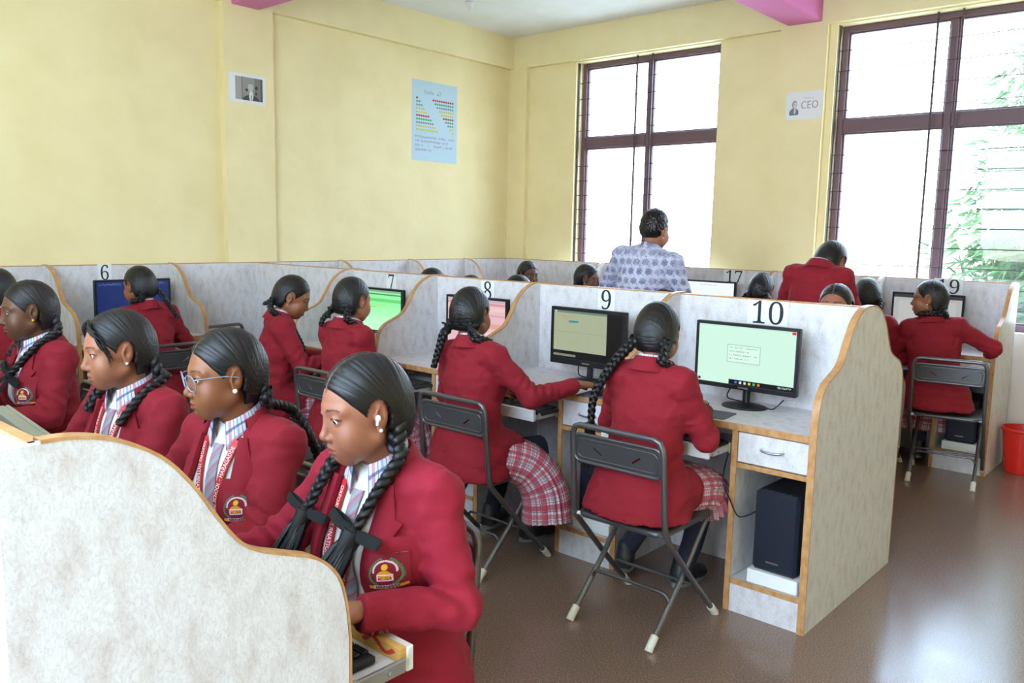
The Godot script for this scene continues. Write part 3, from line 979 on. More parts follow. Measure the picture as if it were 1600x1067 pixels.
	sign_card("19", "white card with a black 19 behind the girl in profile", Vector3(-1.56, 1.178, ZW + 0.0095), 0.0, 0.184, 0.11)
	# ---- keyboards, mice, computers
	keyboard("black keyboard left of the cabled pedestal, at the pale green screen", Vector3(-1.70, 0.67, -2.94), 0.0)
	keyboard("black keyboard under the outstretched sleeve, on the olive page monitor's desk", Vector3(-2.55, 0.67, -2.94), 0.0)
	keyboard("black keyboard on the tray of the pinkish screen's desk", Vector3(-3.40, 0.67, -2.94), 0.0)
	keyboard("black keyboard on the foreground tray beyond the white end panel", Vector3(-1.395, 0.67, -0.90), PI)
	mouse("black mouse covered by the outstretched hand", Vector3(-2.155, dt + 0.004, -3.06), 0.25)
	mouse("black mouse beside the pale green screen", Vector3(-1.63, dt + 0.004, -3.07), 0.2)
	for q in [[-2.155, -3.06, "flat grey mouse pad on the desk of station 9"], [-1.61, -3.08, "flat dark grey mouse pad on the desk of station 10"]]:
		var b := MB.new()
		b.extrude(rrect(0.17, 0.15, 0.012), 0.003, Transform3D(Basis(Vector3(1, 0, 0), Vector3(0, 0, -1), Vector3(0, 1, 0)), Vector3(0, 0.0, 0)))
		solo("mouse_pad", b, mat("pad_grey", rgb8(96, 98, 108), 0.7), q[2], "mouse pad", Vector3(q[0], dt + 0.0005, q[1]), 0.1)
	tower("black computer tower in plain view in the pedestal beside the big end panel", Vector3(-1.278, 0.195, -3.035), -0.02)
	tower("black computer tower half hidden behind the chair with the slotted back", Vector3(-2.15, 0.195, -3.05), 0.0)
	tower("black computer tower under the window desk behind the last folding chair", Vector3(-1.31, 0.195, -5.93), 0.0, 0.28)
	for q in [[-1.275, -3.09, "white foam block in plain view beside the big end panel"], [-2.15, -3.10, "white foam block half hidden behind the slotted chair back's legs"], [-1.31, -5.99, "white block under the tower beneath the window desk"]]:
		var b := MB.new()
		b.box(Vector3(0, 0.029, -0.06), Vector3(0.205, 0.056, 0.30), 0.004)
		solo("foam_block", b, M.foam_white, q[2], "block", Vector3(q[0], 0.137, q[1]), 0.0, "foam blocks under the towers")
	cable("thin black cable looping from the keyboard tray of station 10 to its tower", [Vector3(-1.50, 0.66, -3.05), Vector3(-1.475, 0.55, -2.95), Vector3(-1.445, 0.46, -2.965), Vector3(-1.415, 0.405, -2.975), Vector3(-1.385, 0.41, -3.0), Vector3(-1.372, 0.42, -3.06), Vector3(-1.372, 0.44, -3.15)])
	cable("black cable behind the round foot of the pale green screen", [Vector3(-1.66, 0.84, -3.35), Vector3(-1.69, 0.785, -3.38), Vector3(-1.62, 0.772, -3.40), Vector3(-1.52, 0.775, -3.36), Vector3(-1.46, 0.772, -3.34), Vector3(-1.45, 0.80, -3.42)])
	cable("black cable under the thick monitor with the olive page", [Vector3(-2.48, 0.86, -3.33), Vector3(-2.50, 0.785, -3.36), Vector3(-2.44, 0.772, -3.38), Vector3(-2.34, 0.775, -3.36), Vector3(-2.30, 0.80, -3.42)])
	# ---- bucket
	var b := thing("bucket", "red plastic bucket on the floor by the window wall, cut by the right frame edge", "bucket", Vector3(-1.005, 0, -6.2))
	var mb := MB.new()
	mb.lathe([Vector2(0.001, 0.004), Vector2(0.085, 0.004), Vector2(0.088, 0.0), Vector2(0.092, 0.008), Vector2(0.115, 0.24), Vector2(0.119, 0.29), Vector2(0.116, 0.29), Vector2(0.112, 0.24), Vector2(0.088, 0.012), Vector2(0.001, 0.01)], 36)
	part("body", mb, M.bucket_red, b)
	mb = MB.new()
	mb.lathe([Vector2(0.117, 0.275), Vector2(0.128, 0.277), Vector2(0.131, 0.289), Vector2(0.128, 0.297), Vector2(0.117, 0.296)], 36)
	part("rim", mb, M.bucket_red, b)
	build_paper()

func picture_quad(w: float, h: float, z := 0.0012) -> MB:
	var b := MB.new()
	b.quad(Vector3(-w * 0.5, -h * 0.5, z), Vector3(w * 0.5, -h * 0.5, z), Vector3(w * 0.5, h * 0.5, z), Vector3(-w * 0.5, h * 0.5, z))
	return b

func print_mat(key: String, im: Image) -> StandardMaterial3D:
	var m := mat(key, Color.WHITE, 0.7)
	m.albedo_texture = img_tex(im)
	return m

func disc(im: Image, c: Vector2, r: Vector2, col: Color) -> void:
	for y in range(maxi(0, int(c.y - r.y)), mini(im.get_height(), int(c.y + r.y) + 1)):
		var d := 1.0 - pow((y - c.y) / r.y, 2)
		if d <= 0: continue
		var hw := r.x * sqrt(d)
		im.fill_rect(Rect2i(int(c.x - hw), y, maxi(1, int(hw * 2)), 1), col)

func build_paper() -> void:
	# abacus chart on the left wall
	var im := new_img(236, 300, rgb8(196, 222, 236))
	for y in range(10, 300, 9): im.fill_rect(Rect2i(0, y, 236, 1), rgb8(188, 214, 228))
	scribble(im, 62, 34, 84, 13, rgb8(120, 140, 150), 200)
	var rows := [rgb8(196, 44, 64), rgb8(70, 170, 90), rgb8(120, 150, 160), rgb8(222, 200, 110), rgb8(206, 214, 70)]
	for k in 10:
		var col: Color = rows[k % 5]
		var y := 66 + k * 13
		for i in k + 1: disc(im, Vector2(26 + i * 11.5, y), Vector2(5, 4), col)
		for i in 10 - k: disc(im, Vector2(212 - i * 11.5, y - 1 + (10 - k) * 0.2), Vector2(5, 4), col)
	for i in 4: scribble(im, 16, 206 + i * 16, [206, 170, 196, 84][i], 8, rgb8(150, 130, 170), 210 + i)
	var t := thing("wall_chart", "pale blue hand-made bead chart with coloured dot rows on the left wall", "poster", Vector3(WALL_L + 0.0012, 2.47, -5.407), PI / 2)
	var b := MB.new()
	b.box(Vector3.ZERO, Vector3(0.565, 0.71, 0.0016), 0.0)
	part("sheet", b, M.paper, t)
	part("print", picture_quad(0.565, 0.71), print_mat("chart_print", im), t)
	# grey photo print of a man at microphones
	im = new_img(160, 110, rgb8(150, 150, 146))
	im.fill_rect(Rect2i(0, 0, 36, 110), rgb8(168, 164, 162))
	im.fill_rect(Rect2i(36, 0, 6, 110), rgb8(118, 118, 114))
	im.fill_rect(Rect2i(112, 0, 48, 110), rgb8(128, 126, 122))
	im.fill_rect(Rect2i(148, 0, 12, 110), rgb8(84, 86, 80))
	disc(im, Vector2(92, 126), Vector2(58, 44), rgb8(74, 76, 72))
	disc(im, Vector2(90, 44), Vector2(16, 25), rgb8(192, 190, 186))
	disc(im, Vector2(90, 24), Vector2(15, 8), rgb8(150, 148, 144))
	disc(im, Vector2(92, 88), Vector2(13, 24), rgb8(224, 224, 220))
	im.fill_rect(Rect2i(90, 84, 4, 26), rgb8(110, 110, 106))
	disc(im, Vector2(66, 60), Vector2(8, 7), rgb8(56, 56, 54))
	disc(im, Vector2(124, 46), Vector2(8, 10), rgb8(62, 62, 60))
	disc(im, Vector2(122, 74), Vector2(7, 8), rgb8(66, 66, 64))
	t = thing("photo_print", "black and white photo print of a speaker at microphones, taped to the pillar", "picture", Vector3(-5.70 + 0.0012, 2.5, -3.455), PI / 2)
	b = MB.new()
	b.box(Vector3.ZERO, Vector3(0.30, 0.212, 0.0016), 0.0)
	part("sheet", b, M.paper, t)
	var q := part("print", picture_quad(0.225, 0.165, 0.0013), print_mat("speaker_print", im), t)
	q.position.x = 0.012
	# sheet with a sketch of a suited figure and CEO
	im = new_img(120, 150, rgb8(240, 240, 240))
	disc(im, Vector2(62, 128), Vector2(50, 46), rgb8(120, 126, 136))
	disc(im, Vector2(72, 110), Vector2(12, 30), rgb8(226, 228, 232))
	im.fill_rect(Rect2i(72, 92, 5, 46), rgb8(110, 116, 126))
	disc(im, Vector2(66, 50), Vector2(27, 40), rgb8(150, 150, 160))
	disc(im, Vector2(72, 56), Vector2(20, 31), rgb8(216, 216, 222))
	im.fill_rect(Rect2i(62, 50, 10, 4), rgb8(140, 140, 150))
	im.fill_rect(Rect2i(78, 50, 9, 4), rgb8(140, 140, 150))
	im.fill_rect(Rect2i(68, 76, 12, 3), rgb8(160, 150, 156))
	t = thing("paper_sign", "white sheet with a sketched suited figure and CEO, between the windows", "sign", Vector3(-2.708, 2.503, -6.42 + 0.0012), 0.0)
	b = MB.new()
	b.box(Vector3.ZERO, Vector3(0.287, 0.208, 0.0016), 0.0)
	part("sheet", b, M.paper, t)
	q = part("sketch", picture_quad(0.09, 0.118, 0.0013), print_mat("sketch_print", im), t)
	q.position = Vector3(-0.078, -0.012, 0)
	text_part("lettering", "CEO", 0.055, mat("grey_print", rgb8(150, 152, 162), 0.7), t, Vector3(0.045, 0.0, 0.0014), 0.0, "Droid Sans", 0.0008, 0.13)
	im = new_img(90, 20, rgb8(240, 240, 240))
	scribble(im, 4, 4, 80, 11, rgb8(186, 188, 194), 301)
	q = part("small_print", picture_quad(0.09, 0.02, 0.0013), print_mat("small_print", im), t)
	q.position = Vector3(0.035, 0.052, 0)
	# ceiling fitting
	b = MB.new()
	b.lathe([Vector2(0.001, 0.0), Vector2(0.02, 0.0), Vector2(0.022, 0.02), Vector2(0.035, 0.045), Vector2(0.035, 0.06), Vector2(0.001, 0.06)], 16)
	solo("ceiling_fitting", b, M.white_plastic, "small white fitting on the ceiling near the corner", "fitting", Vector3(-5.12, TOP - 0.06, -5.2))

# ---------------------------------------------------------------- distance field on a grid, meshed as surface nets
class Field:
	var o: Vector3
	var h: float
	var nx: int
	var ny: int
	var nz: int
	var d := PackedFloat32Array()
	func _init(lo: Vector3, hi: Vector3, cell: float) -> void:
		o = lo
		h = cell
		nx = int(ceil((hi.x - lo.x) / cell)) + 1
		ny = int(ceil((hi.y - lo.y) / cell)) + 1
		nz = int(ceil((hi.z - lo.z) / cell)) + 1
		d.resize(nx * ny * nz)
		d.fill(1.0)
	func clone() -> Field:
		var f := Field.new(o, o, h)
		f.nx = nx; f.ny = ny; f.nz = nz
		f.d = d.duplicate()
		return f
	func span(lo: Vector3, hi: Vector3) -> Array:
		return [maxi(0, int(floor((lo.x - o.x) / h))), mini(nx - 1, int(ceil((hi.x - o.x) / h))), maxi(0, int(floor((lo.y - o.y) / h))), mini(ny - 1, int(ceil((hi.y - o.y) / h))), maxi(0, int(floor((lo.z - o.z) / h))), mini(nz - 1, int(ceil((hi.z - o.z) / h)))]
	# tapered capsule from a to b; inv takes the point into a frame where the cross-section is round; sub > 0 carves
	func cone(a: Vector3, b: Vector3, ra: float, rb: float, k := 0.0, carve := false, sq := Vector3.ONE, bs := Basis()) -> void:
		var m := maxf(ra, rb) + k + h * 3.0
		var ms := m / minf(sq.x, minf(sq.y, sq.z))
		var wa := bs * (a / sq); var wb := bs * (b / sq)
		var s := span(wa.min(wb) - Vector3.ONE * ms, wa.max(wb) + Vector3.ONE * ms)
		var ba := b - a
		var l2 := ba.length_squared()
		var inv := Basis.from_scale(sq) * bs.inverse()
		var dxv := inv * Vector3(h, 0, 0)
		var rd := rb - ra
		var ik := 1.0 / maxf(k, 1e-6)
		var sc := 1.0 / maxf(sq.x, maxf(sq.y, sq.z)) if sq != Vector3.ONE else 1.0
		sc = lerpf(sc, 1.0 / minf(sq.x, minf(sq.y, sq.z)), 0.35) if sq != Vector3.ONE else 1.0
		if l2 < 1e-12: l2 = 1.0
		for z in range(s[4], s[5] + 1):
			for y in range(s[2], s[3] + 1):
				var i: int = (z * ny + y) * nx + s[0]
				var p := inv * (o + Vector3(s[0], y, z) * h) - a
				for x in range(s[0], s[1] + 1):
					var t := clampf(p.dot(ba) / l2, 0.0, 1.0)
					var q := ((p - ba * t).length() - ra - rd * t) * sc
					if carve:
						q = -q
						var e := d[i]
						if k > 0.0:
							var g := maxf(k - absf(e - q), 0.0) * ik
							d[i] = maxf(e, q) + g * g * k * 0.25
						elif q > e: d[i] = q
					else:
						var e := d[i]
						if k > 0.0:
							var g := maxf(k - absf(e - q), 0.0) * ik
							d[i] = minf(e, q) - g * g * k * 0.25
						elif q < e: d[i] = q
					p += dxv
					i += 1
	func ell(c: Vector3, r: Vector3, k := 0.0, carve := false, bs := Basis()) -> void:     # ellipsoid, distance to first order
		var m := maxf(r.x, maxf(r.y, r.z)) + k + h * 3.0
		var s := span(c - Vector3.ONE * m, c + Vector3.ONE * m)
		var inv := bs.inverse()
		var ir := Vector3.ONE / r
		var ik := 1.0 / maxf(k, 1e-6)
		for z in range(s[4], s[5] + 1):
			for y in range(s[2], s[3] + 1):
				var i: int = (z * ny + y) * nx + s[0]
				for x in range(s[0], s[1] + 1):
					var p := inv * (o + Vector3(x, y, z) * h - c) * ir
					var l := p.length()
					var l2 := maxf((p * ir).length(), 1e-5)
					var q := l * (l - 1.0) / l2
					var e := d[i]
					if carve:
						q = -q
						var g := maxf(k - absf(e - q), 0.0) * ik
						d[i] = maxf(e, q) + g * g * k * 0.25
					else:
						var g := maxf(k - absf(e - q), 0.0) * ik
						d[i] = minf(e, q) - g * g * k * 0.25
					i += 1
	func each(lo: Vector3, hi: Vector3, band: float, f: Callable) -> void:     # f(point, distance) -> distance, near the surface only
		var s := span(lo, hi)
		for z in range(s[4], s[5] + 1):
			for y in range(s[2], s[3] + 1):
				var i: int = (z * ny + y) * nx + s[0]
				for x in range(s[0], s[1] + 1):
					if absf(d[i]) < band:
						d[i] = f.call(o + Vector3(x, y, z) * h, d[i])
					i += 1
	func wrinkle(nzs: FastNoiseLite, st: Vector3, amp: float) -> void:
		var b := h * 2.5 + amp
		for z in nz:
			for y in ny:
				var i: int = (z * ny + y) * nx
				for x in nx:
					if absf(d[i]) < b:
						d[i] += amp * nzs.get_noise_3dv((o + Vector3(x, y, z) * h) * st)
					i += 1
	func at(p: Vector3) -> float:
		var q := (p - o) / h
		var x := clampi(int(q.x), 0, nx - 2); var y := clampi(int(q.y), 0, ny - 2); var z := clampi(int(q.z), 0, nz - 2)
		var fx := clampf(q.x - x, 0, 1); var fy := clampf(q.y - y, 0, 1); var fz := clampf(q.z - z, 0, 1)
		var i := (z * ny + y) * nx + x
		var j := i + nx * ny
		return lerpf(lerpf(lerpf(d[i], d[i + 1], fx), lerpf(d[i + nx], d[i + nx + 1], fx), fy), lerpf(lerpf(d[j], d[j + 1], fx), lerpf(d[j + nx], d[j + nx + 1], fx), fy), fz)
	func grad(p: Vector3) -> Vector3:
		var e := h
		return Vector3(at(p + Vector3(e, 0, 0)) - at(p - Vector3(e, 0, 0)), at(p + Vector3(0, e, 0)) - at(p - Vector3(0, e, 0)), at(p + Vector3(0, 0, e)) - at(p - Vector3(0, 0, e))).normalized()
	func hit(from: Vector3, dir: Vector3, far := 0.6) -> Vector3:      # first surface point along a ray
		var t := 0.0
		var last := at(from)
		var least := last
		var tm := 0.0
		while t < far:
			t += h * 0.5
			var v := at(from + dir * t)
			if v < 0.0:
				return from + dir * (t - h * 0.5 * (-v) / maxf(last - v, 1e-6))
			last = v
			if v < least:
				least = v
				tm = t
		return snap(from + dir * tm, 0.0)
	func snap(p: Vector3, off: float) -> Vector3:      # move a nearby point onto the surface, then off along the normal
		for k in 4:
			var v := at(p)
			p -= grad(p) * clampf(v - off, -h * 2, h * 2)
		return p
	func nets() -> MB:
		var b := MB.new()
		b.trusted = true
		var id := PackedInt32Array()
		id.resize(nx * ny * nz)
		id.fill(-1)
		var sl := nx * ny
		var lim := h * 4.0
		for z in nz - 1:
			for y in ny - 1:
				var i: int = (z * ny + y) * nx - 1
				for x in nx - 1:
					i += 1
					var d0 := d[i]
					if d0 > lim or d0 < -lim: continue
					var d1 := d[i + 1]; var d2 := d[i + nx]; var d3 := d[i + nx + 1]
					var j := i + sl
					var d4 := d[j]; var d5 := d[j + 1]; var d6 := d[j + nx]; var d7 := d[j + nx + 1]
					var cnt := int(d0 < 0) + int(d1 < 0) + int(d2 < 0) + int(d3 < 0) + int(d4 < 0) + int(d5 < 0) + int(d6 < 0) + int(d7 < 0)
					if cnt == 0 or cnt == 8: continue
					var sx := 0.0; var sy := 0.0; var sz := 0.0; var k := 0
					if (d0 < 0) != (d1 < 0): sx += d0 / (d0 - d1); k += 1
					if (d2 < 0) != (d3 < 0): sx += d2 / (d2 - d3); sy += 1; k += 1
					if (d4 < 0) != (d5 < 0): sx += d4 / (d4 - d5); sz += 1; k += 1
					if (d6 < 0) != (d7 < 0): sx += d6 / (d6 - d7); sy += 1; sz += 1; k += 1
					if (d0 < 0) != (d2 < 0): sy += d0 / (d0 - d2); k += 1
					if (d1 < 0) != (d3 < 0): sy += d1 / (d1 - d3); sx += 1; k += 1
					if (d4 < 0) != (d6 < 0): sy += d4 / (d4 - d6); sz += 1; k += 1
					if (d5 < 0) != (d7 < 0): sy += d5 / (d5 - d7); sx += 1; sz += 1; k += 1
					if (d0 < 0) != (d4 < 0): sz += d0 / (d0 - d4); k += 1
					if (d1 < 0) != (d5 < 0): sz += d1 / (d1 - d5); sx += 1; k += 1
					if (d2 < 0) != (d6 < 0): sz += d2 / (d2 - d6); sy += 1; k += 1
					if (d3 < 0) != (d7 < 0): sz += d3 / (d3 - d7); sx += 1; sy += 1; k += 1
					var ik := 1.0 / k
					var g := Vector3(d1 + d3 + d5 + d7 - d0 - d2 - d4 - d6, d2 + d3 + d6 + d7 - d0 - d1 - d4 - d5, d4 + d5 + d6 + d7 - d0 - d1 - d2 - d3)
					id[i] = b.v.size()
					b.v.append(o + Vector3(x + sx * ik, y + sy * ik, z + sz * ik) * h)
					b.n.append(g.normalized())
					b.c.append(Color.WHITE)
					b.uv.append(Vector2.ZERO)
		for z in range(1, nz - 1):
			for y in range(1, ny - 1):
				var i: int = (z * ny + y) * nx
				for x in range(1, nx - 1):
					i += 1
					var v0 := id[i]
					if v0 < 0: continue
					var s := d[i] < 0
					var va := id[i - nx]; var vb := id[i - nx - sl]; var vc := id[i - sl]
					if s != (d[i + 1] < 0) and va >= 0 and vb >= 0 and vc >= 0:
						if not s: b.ix.append_array([v0, va, vb, v0, vb, vc])
						else: b.ix.append_array([v0, vb, va, v0, vc, vb])
					va = id[i - 1]; vb = id[i - 1 - sl]
					if s != (d[i + nx] < 0) and va >= 0 and vb >= 0 and vc >= 0:
						if not s: b.ix.append_array([v0, vb, va, v0, vc, vb])
						else: b.ix.append_array([v0, va, vb, v0, vb, vc])
					vb = id[i - 1 - nx]; vc = id[i - nx]
					if s != (d[i + sl] < 0) and va >= 0 and vb >= 0 and vc >= 0:
						if not s: b.ix.append_array([v0, va, vb, v0, vb, vc])
						else: b.ix.append_array([v0, vb, va, v0, vc, vb])
		return b

# ---------------------------------------------------------------- head, hand and hair templates
var head_mb: MB
var man_head_mb: MB
var hand_mb: MB            # a right hand resting on a mouse
var hair_mb: MB

func build_head(man := false) -> MB:
	var f := Field.new(Vector3(-0.096, -0.165, -0.112), Vector3(0.096, 0.122, 0.122), 0.0028 if not man else 0.004)
	f.ell(Vector3(0, 0.028, -0.012), Vector3(0.0725, 0.083, 0.087))
	f.ell(Vector3(0, -0.005, 0.02), Vector3(0.0635, 0.078, 0.0655), 0.02)
	f.ell(Vector3(0, -0.058, 0.021), Vector3(0.05, 0.05, 0.06), 0.025)
	f.cone(Vector3(0, -0.089, 0.056), Vector3(0, -0.088, 0.0595), 0.0185, 0.0185, 0.024)
	for s in [-1.0, 1.0]:
		f.cone(Vector3(s * 0.05, -0.056, -0.002), Vector3(s * 0.014, -0.093, 0.053), 0.0135, 0.013, 0.024)
		f.ell(Vector3(s * 0.036, -0.037, 0.054), Vector3(0.027, 0.027, 0.024), 0.018)
		f.ell(Vector3(s * 0.036, -0.058, 0.042), Vector3(0.024, 0.03, 0.032), 0.022)
		f.cone(Vector3(s * 0.006, 0.0185, 0.0755), Vector3(s * 0.045, 0.0185, 0.0595), 0.0085, 0.0085, 0.014)
	# eye sockets
	for s in [-1.0, 1.0]:
		f.ell(Vector3(s * 0.0315, 0.002, 0.094), Vector3(0.019, 0.0115, 0.0155), 0.012, true)
	# nose
	f.cone(Vector3(0, 0.006, 0.0775), Vector3(0, -0.032, 0.0945), 0.0062, 0.0086, 0.012)
	f.cone(Vector3(0, -0.0355, 0.0955), Vector3(0, -0.0375, 0.0935), 0.0098, 0.0098, 0.006)
	for s in [-1.0, 1.0]:
		f.ell(Vector3(s * 0.0122, -0.0405, 0.0865), Vector3(0.0068, 0.0072, 0.0095), 0.006)
		f.cone(Vector3(s * 0.0065, -0.0490, 0.0905), Vector3(s * 0.0085, -0.043, 0.089), 0.0028, 0.0022, 0.002, true)
	# mouth
	f.ell(Vector3(0, -0.0665, 0.0695), Vector3(0.029, 0.025, 0.0185), 0.014)
	f.cone(Vector3(0, -0.053, 0.0915), Vector3(0, -0.060, 0.0905), 0.0022, 0.0028, 0.004, true)
	for s in [-1.0, 1.0]:
		f.cone(Vector3(s * 0.0045, -0.0622, 0.0865), Vector3(s * 0.020, -0.0672, 0.0790), 0.0056, 0.003, 0.005)
		f.cone(Vector3(s * 0.0, -0.0745, 0.0852), Vector3(s * 0.0175, -0.0708, 0.0790), 0.0068, 0.0034, 0.005)
	f.cone(Vector3(-0.0195, -0.069, 0.0840), Vector3(0, -0.0683, 0.0945), 0.0009, 0.0016, 0.003, true)
	f.cone(Vector3(0.0195, -0.069, 0.0840), Vector3(0, -0.0683, 0.0945), 0.0009, 0.0016, 0.003, true)
	f.cone(Vector3(-0.012, -0.0845, 0.087), Vector3(0.012, -0.0845, 0.087), 0.003, 0.003, 0.007, true)
	# lids: a ball round each eye with the slit left open
	for s in [-1.0, 1.0]:
		f.cone(Vector3(s * 0.0315, 0.0005, 0.0685), Vector3(s * 0.0315, 0.0015, 0.0685), 0.0142, 0.0142, 0.004)
		f.ell(Vector3(s * 0.032, -0.0012, 0.085), Vector3(0.0150, 0.0056, 0.0125), 0.0015, true)
	# ears
	for s in [-1.0, 1.0]:
		var bs: Basis = Basis(Vector3.RIGHT, -0.2) * Basis(Vector3.UP, s * 0.28)
		f.ell(Vector3(s * 0.0735, -0.008, -0.010), Vector3(0.0062, 0.0285, 0.0178), 0.004, false, bs)
		f.ell(Vector3(s * 0.0725, -0.033, -0.003), Vector3(0.006, 0.0095, 0.0085), 0.004, false, bs)
		f.ell(Vector3(s * 0.0815, -0.002, -0.008), Vector3(0.0052, 0.0195, 0.0105), 0.003, true, bs)
		f.ell(Vector3(s * 0.0795, -0.008, -0.004), Vector3(0.006, 0.009, 0.007), 0.003, true, bs)
		f.ell(Vector3(s * 0.0735, -0.008, 0.003), Vector3(0.0045, 0.0065, 0.0045), 0.003, false, bs)
	# neck
	f.cone(Vector3(0, -0.07, -0.018), Vector3(0, -0.2, -0.035), 0.044 if not man else 0.052, 0.048 if not man else 0.058, 0.02)
	var b := f.nets()
	b.colored = true
	for i in b.v.size():
		var p := b.v[i]
		if p.z > 0.07:
			var lip := maxf(0.0, 1.0 - absf(p.x) / 0.0235)
			var up := 0.0058 * sqrt(lip) + 0.0008
			var lo := 0.0122 * sqrt(lip) + 0.0005
			if p.y < -0.0683 + up + (0.0015 if absf(p.x) > 0.003 and absf(p.x) < 0.01 else 0.0) and p.y > -0.0683 - lo:
				b.c[i] = Color(0.80, 0.52, 0.55)
		# eyebrows
		var ax := absf(p.x)
		if p.z > 0.045 and ax > 0.013 and ax < 0.05:
			var u := (ax - 0.013) / 0.037
			var by := 0.0208 + 0.0048 * sin(u * 2.4) - 0.003 * u
			var w := 1.0 - smoothstep(0.0018, 0.0046, absf(p.y - by) / (1.0 - 0.55 * u))
			b.c[i] = Color.WHITE.lerp(Color(0.13, 0.11, 0.10), w * 0.9)
		if p.z > 0.066 and ax > 0.017 and ax < 0.048:      # lashes along the upper lid
			var ey := -0.0012 + 0.0058 * sqrt(maxf(0.0, 1.0 - pow((ax - 0.032) / 0.0155, 2)))
			if absf(p.y - ey - 0.0006) < 0.0019: b.c[i] = Color(0.16, 0.12, 0.11)
	return b

func eyes_part(parent: Node, xf: Transform3D, look: Vector3) -> void:
	for s in [-1.0, 1.0]:
		var b := MB.new()
		b.colored = true
		var c0 := Vector3(s * 0.0315, 0.0005, 0.0685)
		b.ball(Vector3.ZERO, Vector3.ONE * 0.0125, Basis(), 22, 28)
		var q := Quaternion(Vector3.UP, look.normalized())
		for i in b.v.size():
			var y := b.v[i].y / 0.0125
			b.c[i] = Color(0.008, 0.006, 0.005) if y > 0.90 else (Color(0.03, 0.015, 0.008) if y > 0.80 else Color(0.80, 0.77, 0.75))
			b.v[i] = xf * (c0 + q * b.v[i])
			b.n[i] = (xf.basis * (q * b.n[i])).normalized()
		part("eye", b, M.eye, parent)

func build_hair() -> MB:      # sleek cap, parted in the middle and combed back
	var f := Field.new(Vector3(-0.098, -0.12, -0.125), Vector3(0.098, 0.13, 0.105), 0.0032)
	f.ell(Vector3(0, 0.028, -0.015), Vector3(0.0805, 0.0905, 0.0955))
	f.ell(Vector3(0, -0.022, -0.046), Vector3(0.069, 0.066, 0.058), 0.055)
	f.ell(Vector3(0, -0.055, -0.05), Vector3(0.056, 0.042, 0.038), 0.045)
	f.each(Vector3(-0.1, -0.12, -0.13), Vector3(0.1, 0.13, 0.11), 0.05, func(p: Vector3, e: float) -> float:
		var ax := absf(p.x)
		var zl := 0.0
		var y := p.y
		if y > 0.085: zl = 0.085
		elif y > 0.055: zl = lerpf(0.0635, 0.085, (y - 0.055) / 0.03)
		elif y > 0.03: zl = lerpf(0.047, 0.0635, (y - 0.03) / 0.025)
		elif y > 0.0: zl = lerpf(0.024, 0.047, y / 0.03)
		elif y > -0.02: zl = lerpf(0.012, 0.024, (y + 0.02) / 0.02)
		else: zl = lerpf(-0.03, 0.012, clampf((y + 0.045) / 0.025, 0, 1))
		if y < 0.03 and y > -0.045 and ax > 0.06: # clear the ears
			var eq := Vector2((y + 0.006) / 0.033, (p.z + 0.008) / 0.021).length()
			if eq < 1.3: zl = minf(zl, lerpf(-0.03, zl, clampf((eq - 1.0) / 0.3, 0, 1)))
		var q := p.z - zl
		q = maxf(q, -0.082 - y + clampf((-p.z - 0.05) * 0.2, -0.01, 0.0))
		# groove of the parting
		if p.z > -0.05 and y > 0.03:
			e += 0.0035 * maxf(0.0, 1.0 - ax / 0.006)
		# comb marks
		var an := atan2(y + 0.05, p.z + 0.075)
		e += 0.0006 * sin(an * 70.0 + sin(an * 23.0) * 2.0)
		var k := 0.008
		var g := maxf(k - absf(e - q), 0.0) / k
		return maxf(e, q) + g * g * k * 0.25)
	var b := f.nets()
	for i in b.v.size():
		var p := b.v[i]
		b.uv[i] = Vector2(atan2(p.y + 0.05, p.z + 0.075) * 1.6, Vector2(p.y + 0.05, p.z + 0.075).length() * 3.0 + absf(p.x))
	return b

func hair_materials() -> void:
	var im := Image.create(512, 256, false, Image.FORMAT_RGBA8)
	var nz := FastNoiseLite.new()
	nz.seed = 12
	nz.frequency = 1.0
	for x in 512:
		for y in 256:
			var a := float(x) / 512.0 * TAU
			var v := nz.get_noise_3d(cos(a) * 22.0, sin(a) * 22.0, y * 0.010) * 0.55 + nz.get_noise_3d(cos(a) * 60.0, sin(a) * 60.0, y * 0.016 + 40.0) * 0.45
			im.set_pixel(x, y, Color(0.5 + v * 0.5, 0.5 + v * 0.5, 0.5 + v * 0.5))
	im.bump_map_to_normal_map(5.0)
	var hm := mat("hair_black", rgb8(13, 11, 13), 0.36)
	hm.normal_enabled = true
	hm.normal_texture = ImageTexture.create_from_image(im)
	hm.normal_scale = 0.8
	hm.metallic_specular = 0.5
	var h2 := mat("hair_brown", rgb8(22, 17, 16), 0.45)
	h2.normal_enabled = true
	h2.normal_texture = hm.normal_texture
	h2.normal_scale = 0.8
	mat("ribbon", rgb8(14, 14, 17), 0.8)
	mat("eye", Color.WHITE, 0.12).vertex_color_use_as_albedo = true
	mat("parting", rgb8(120, 84, 70), 0.6)

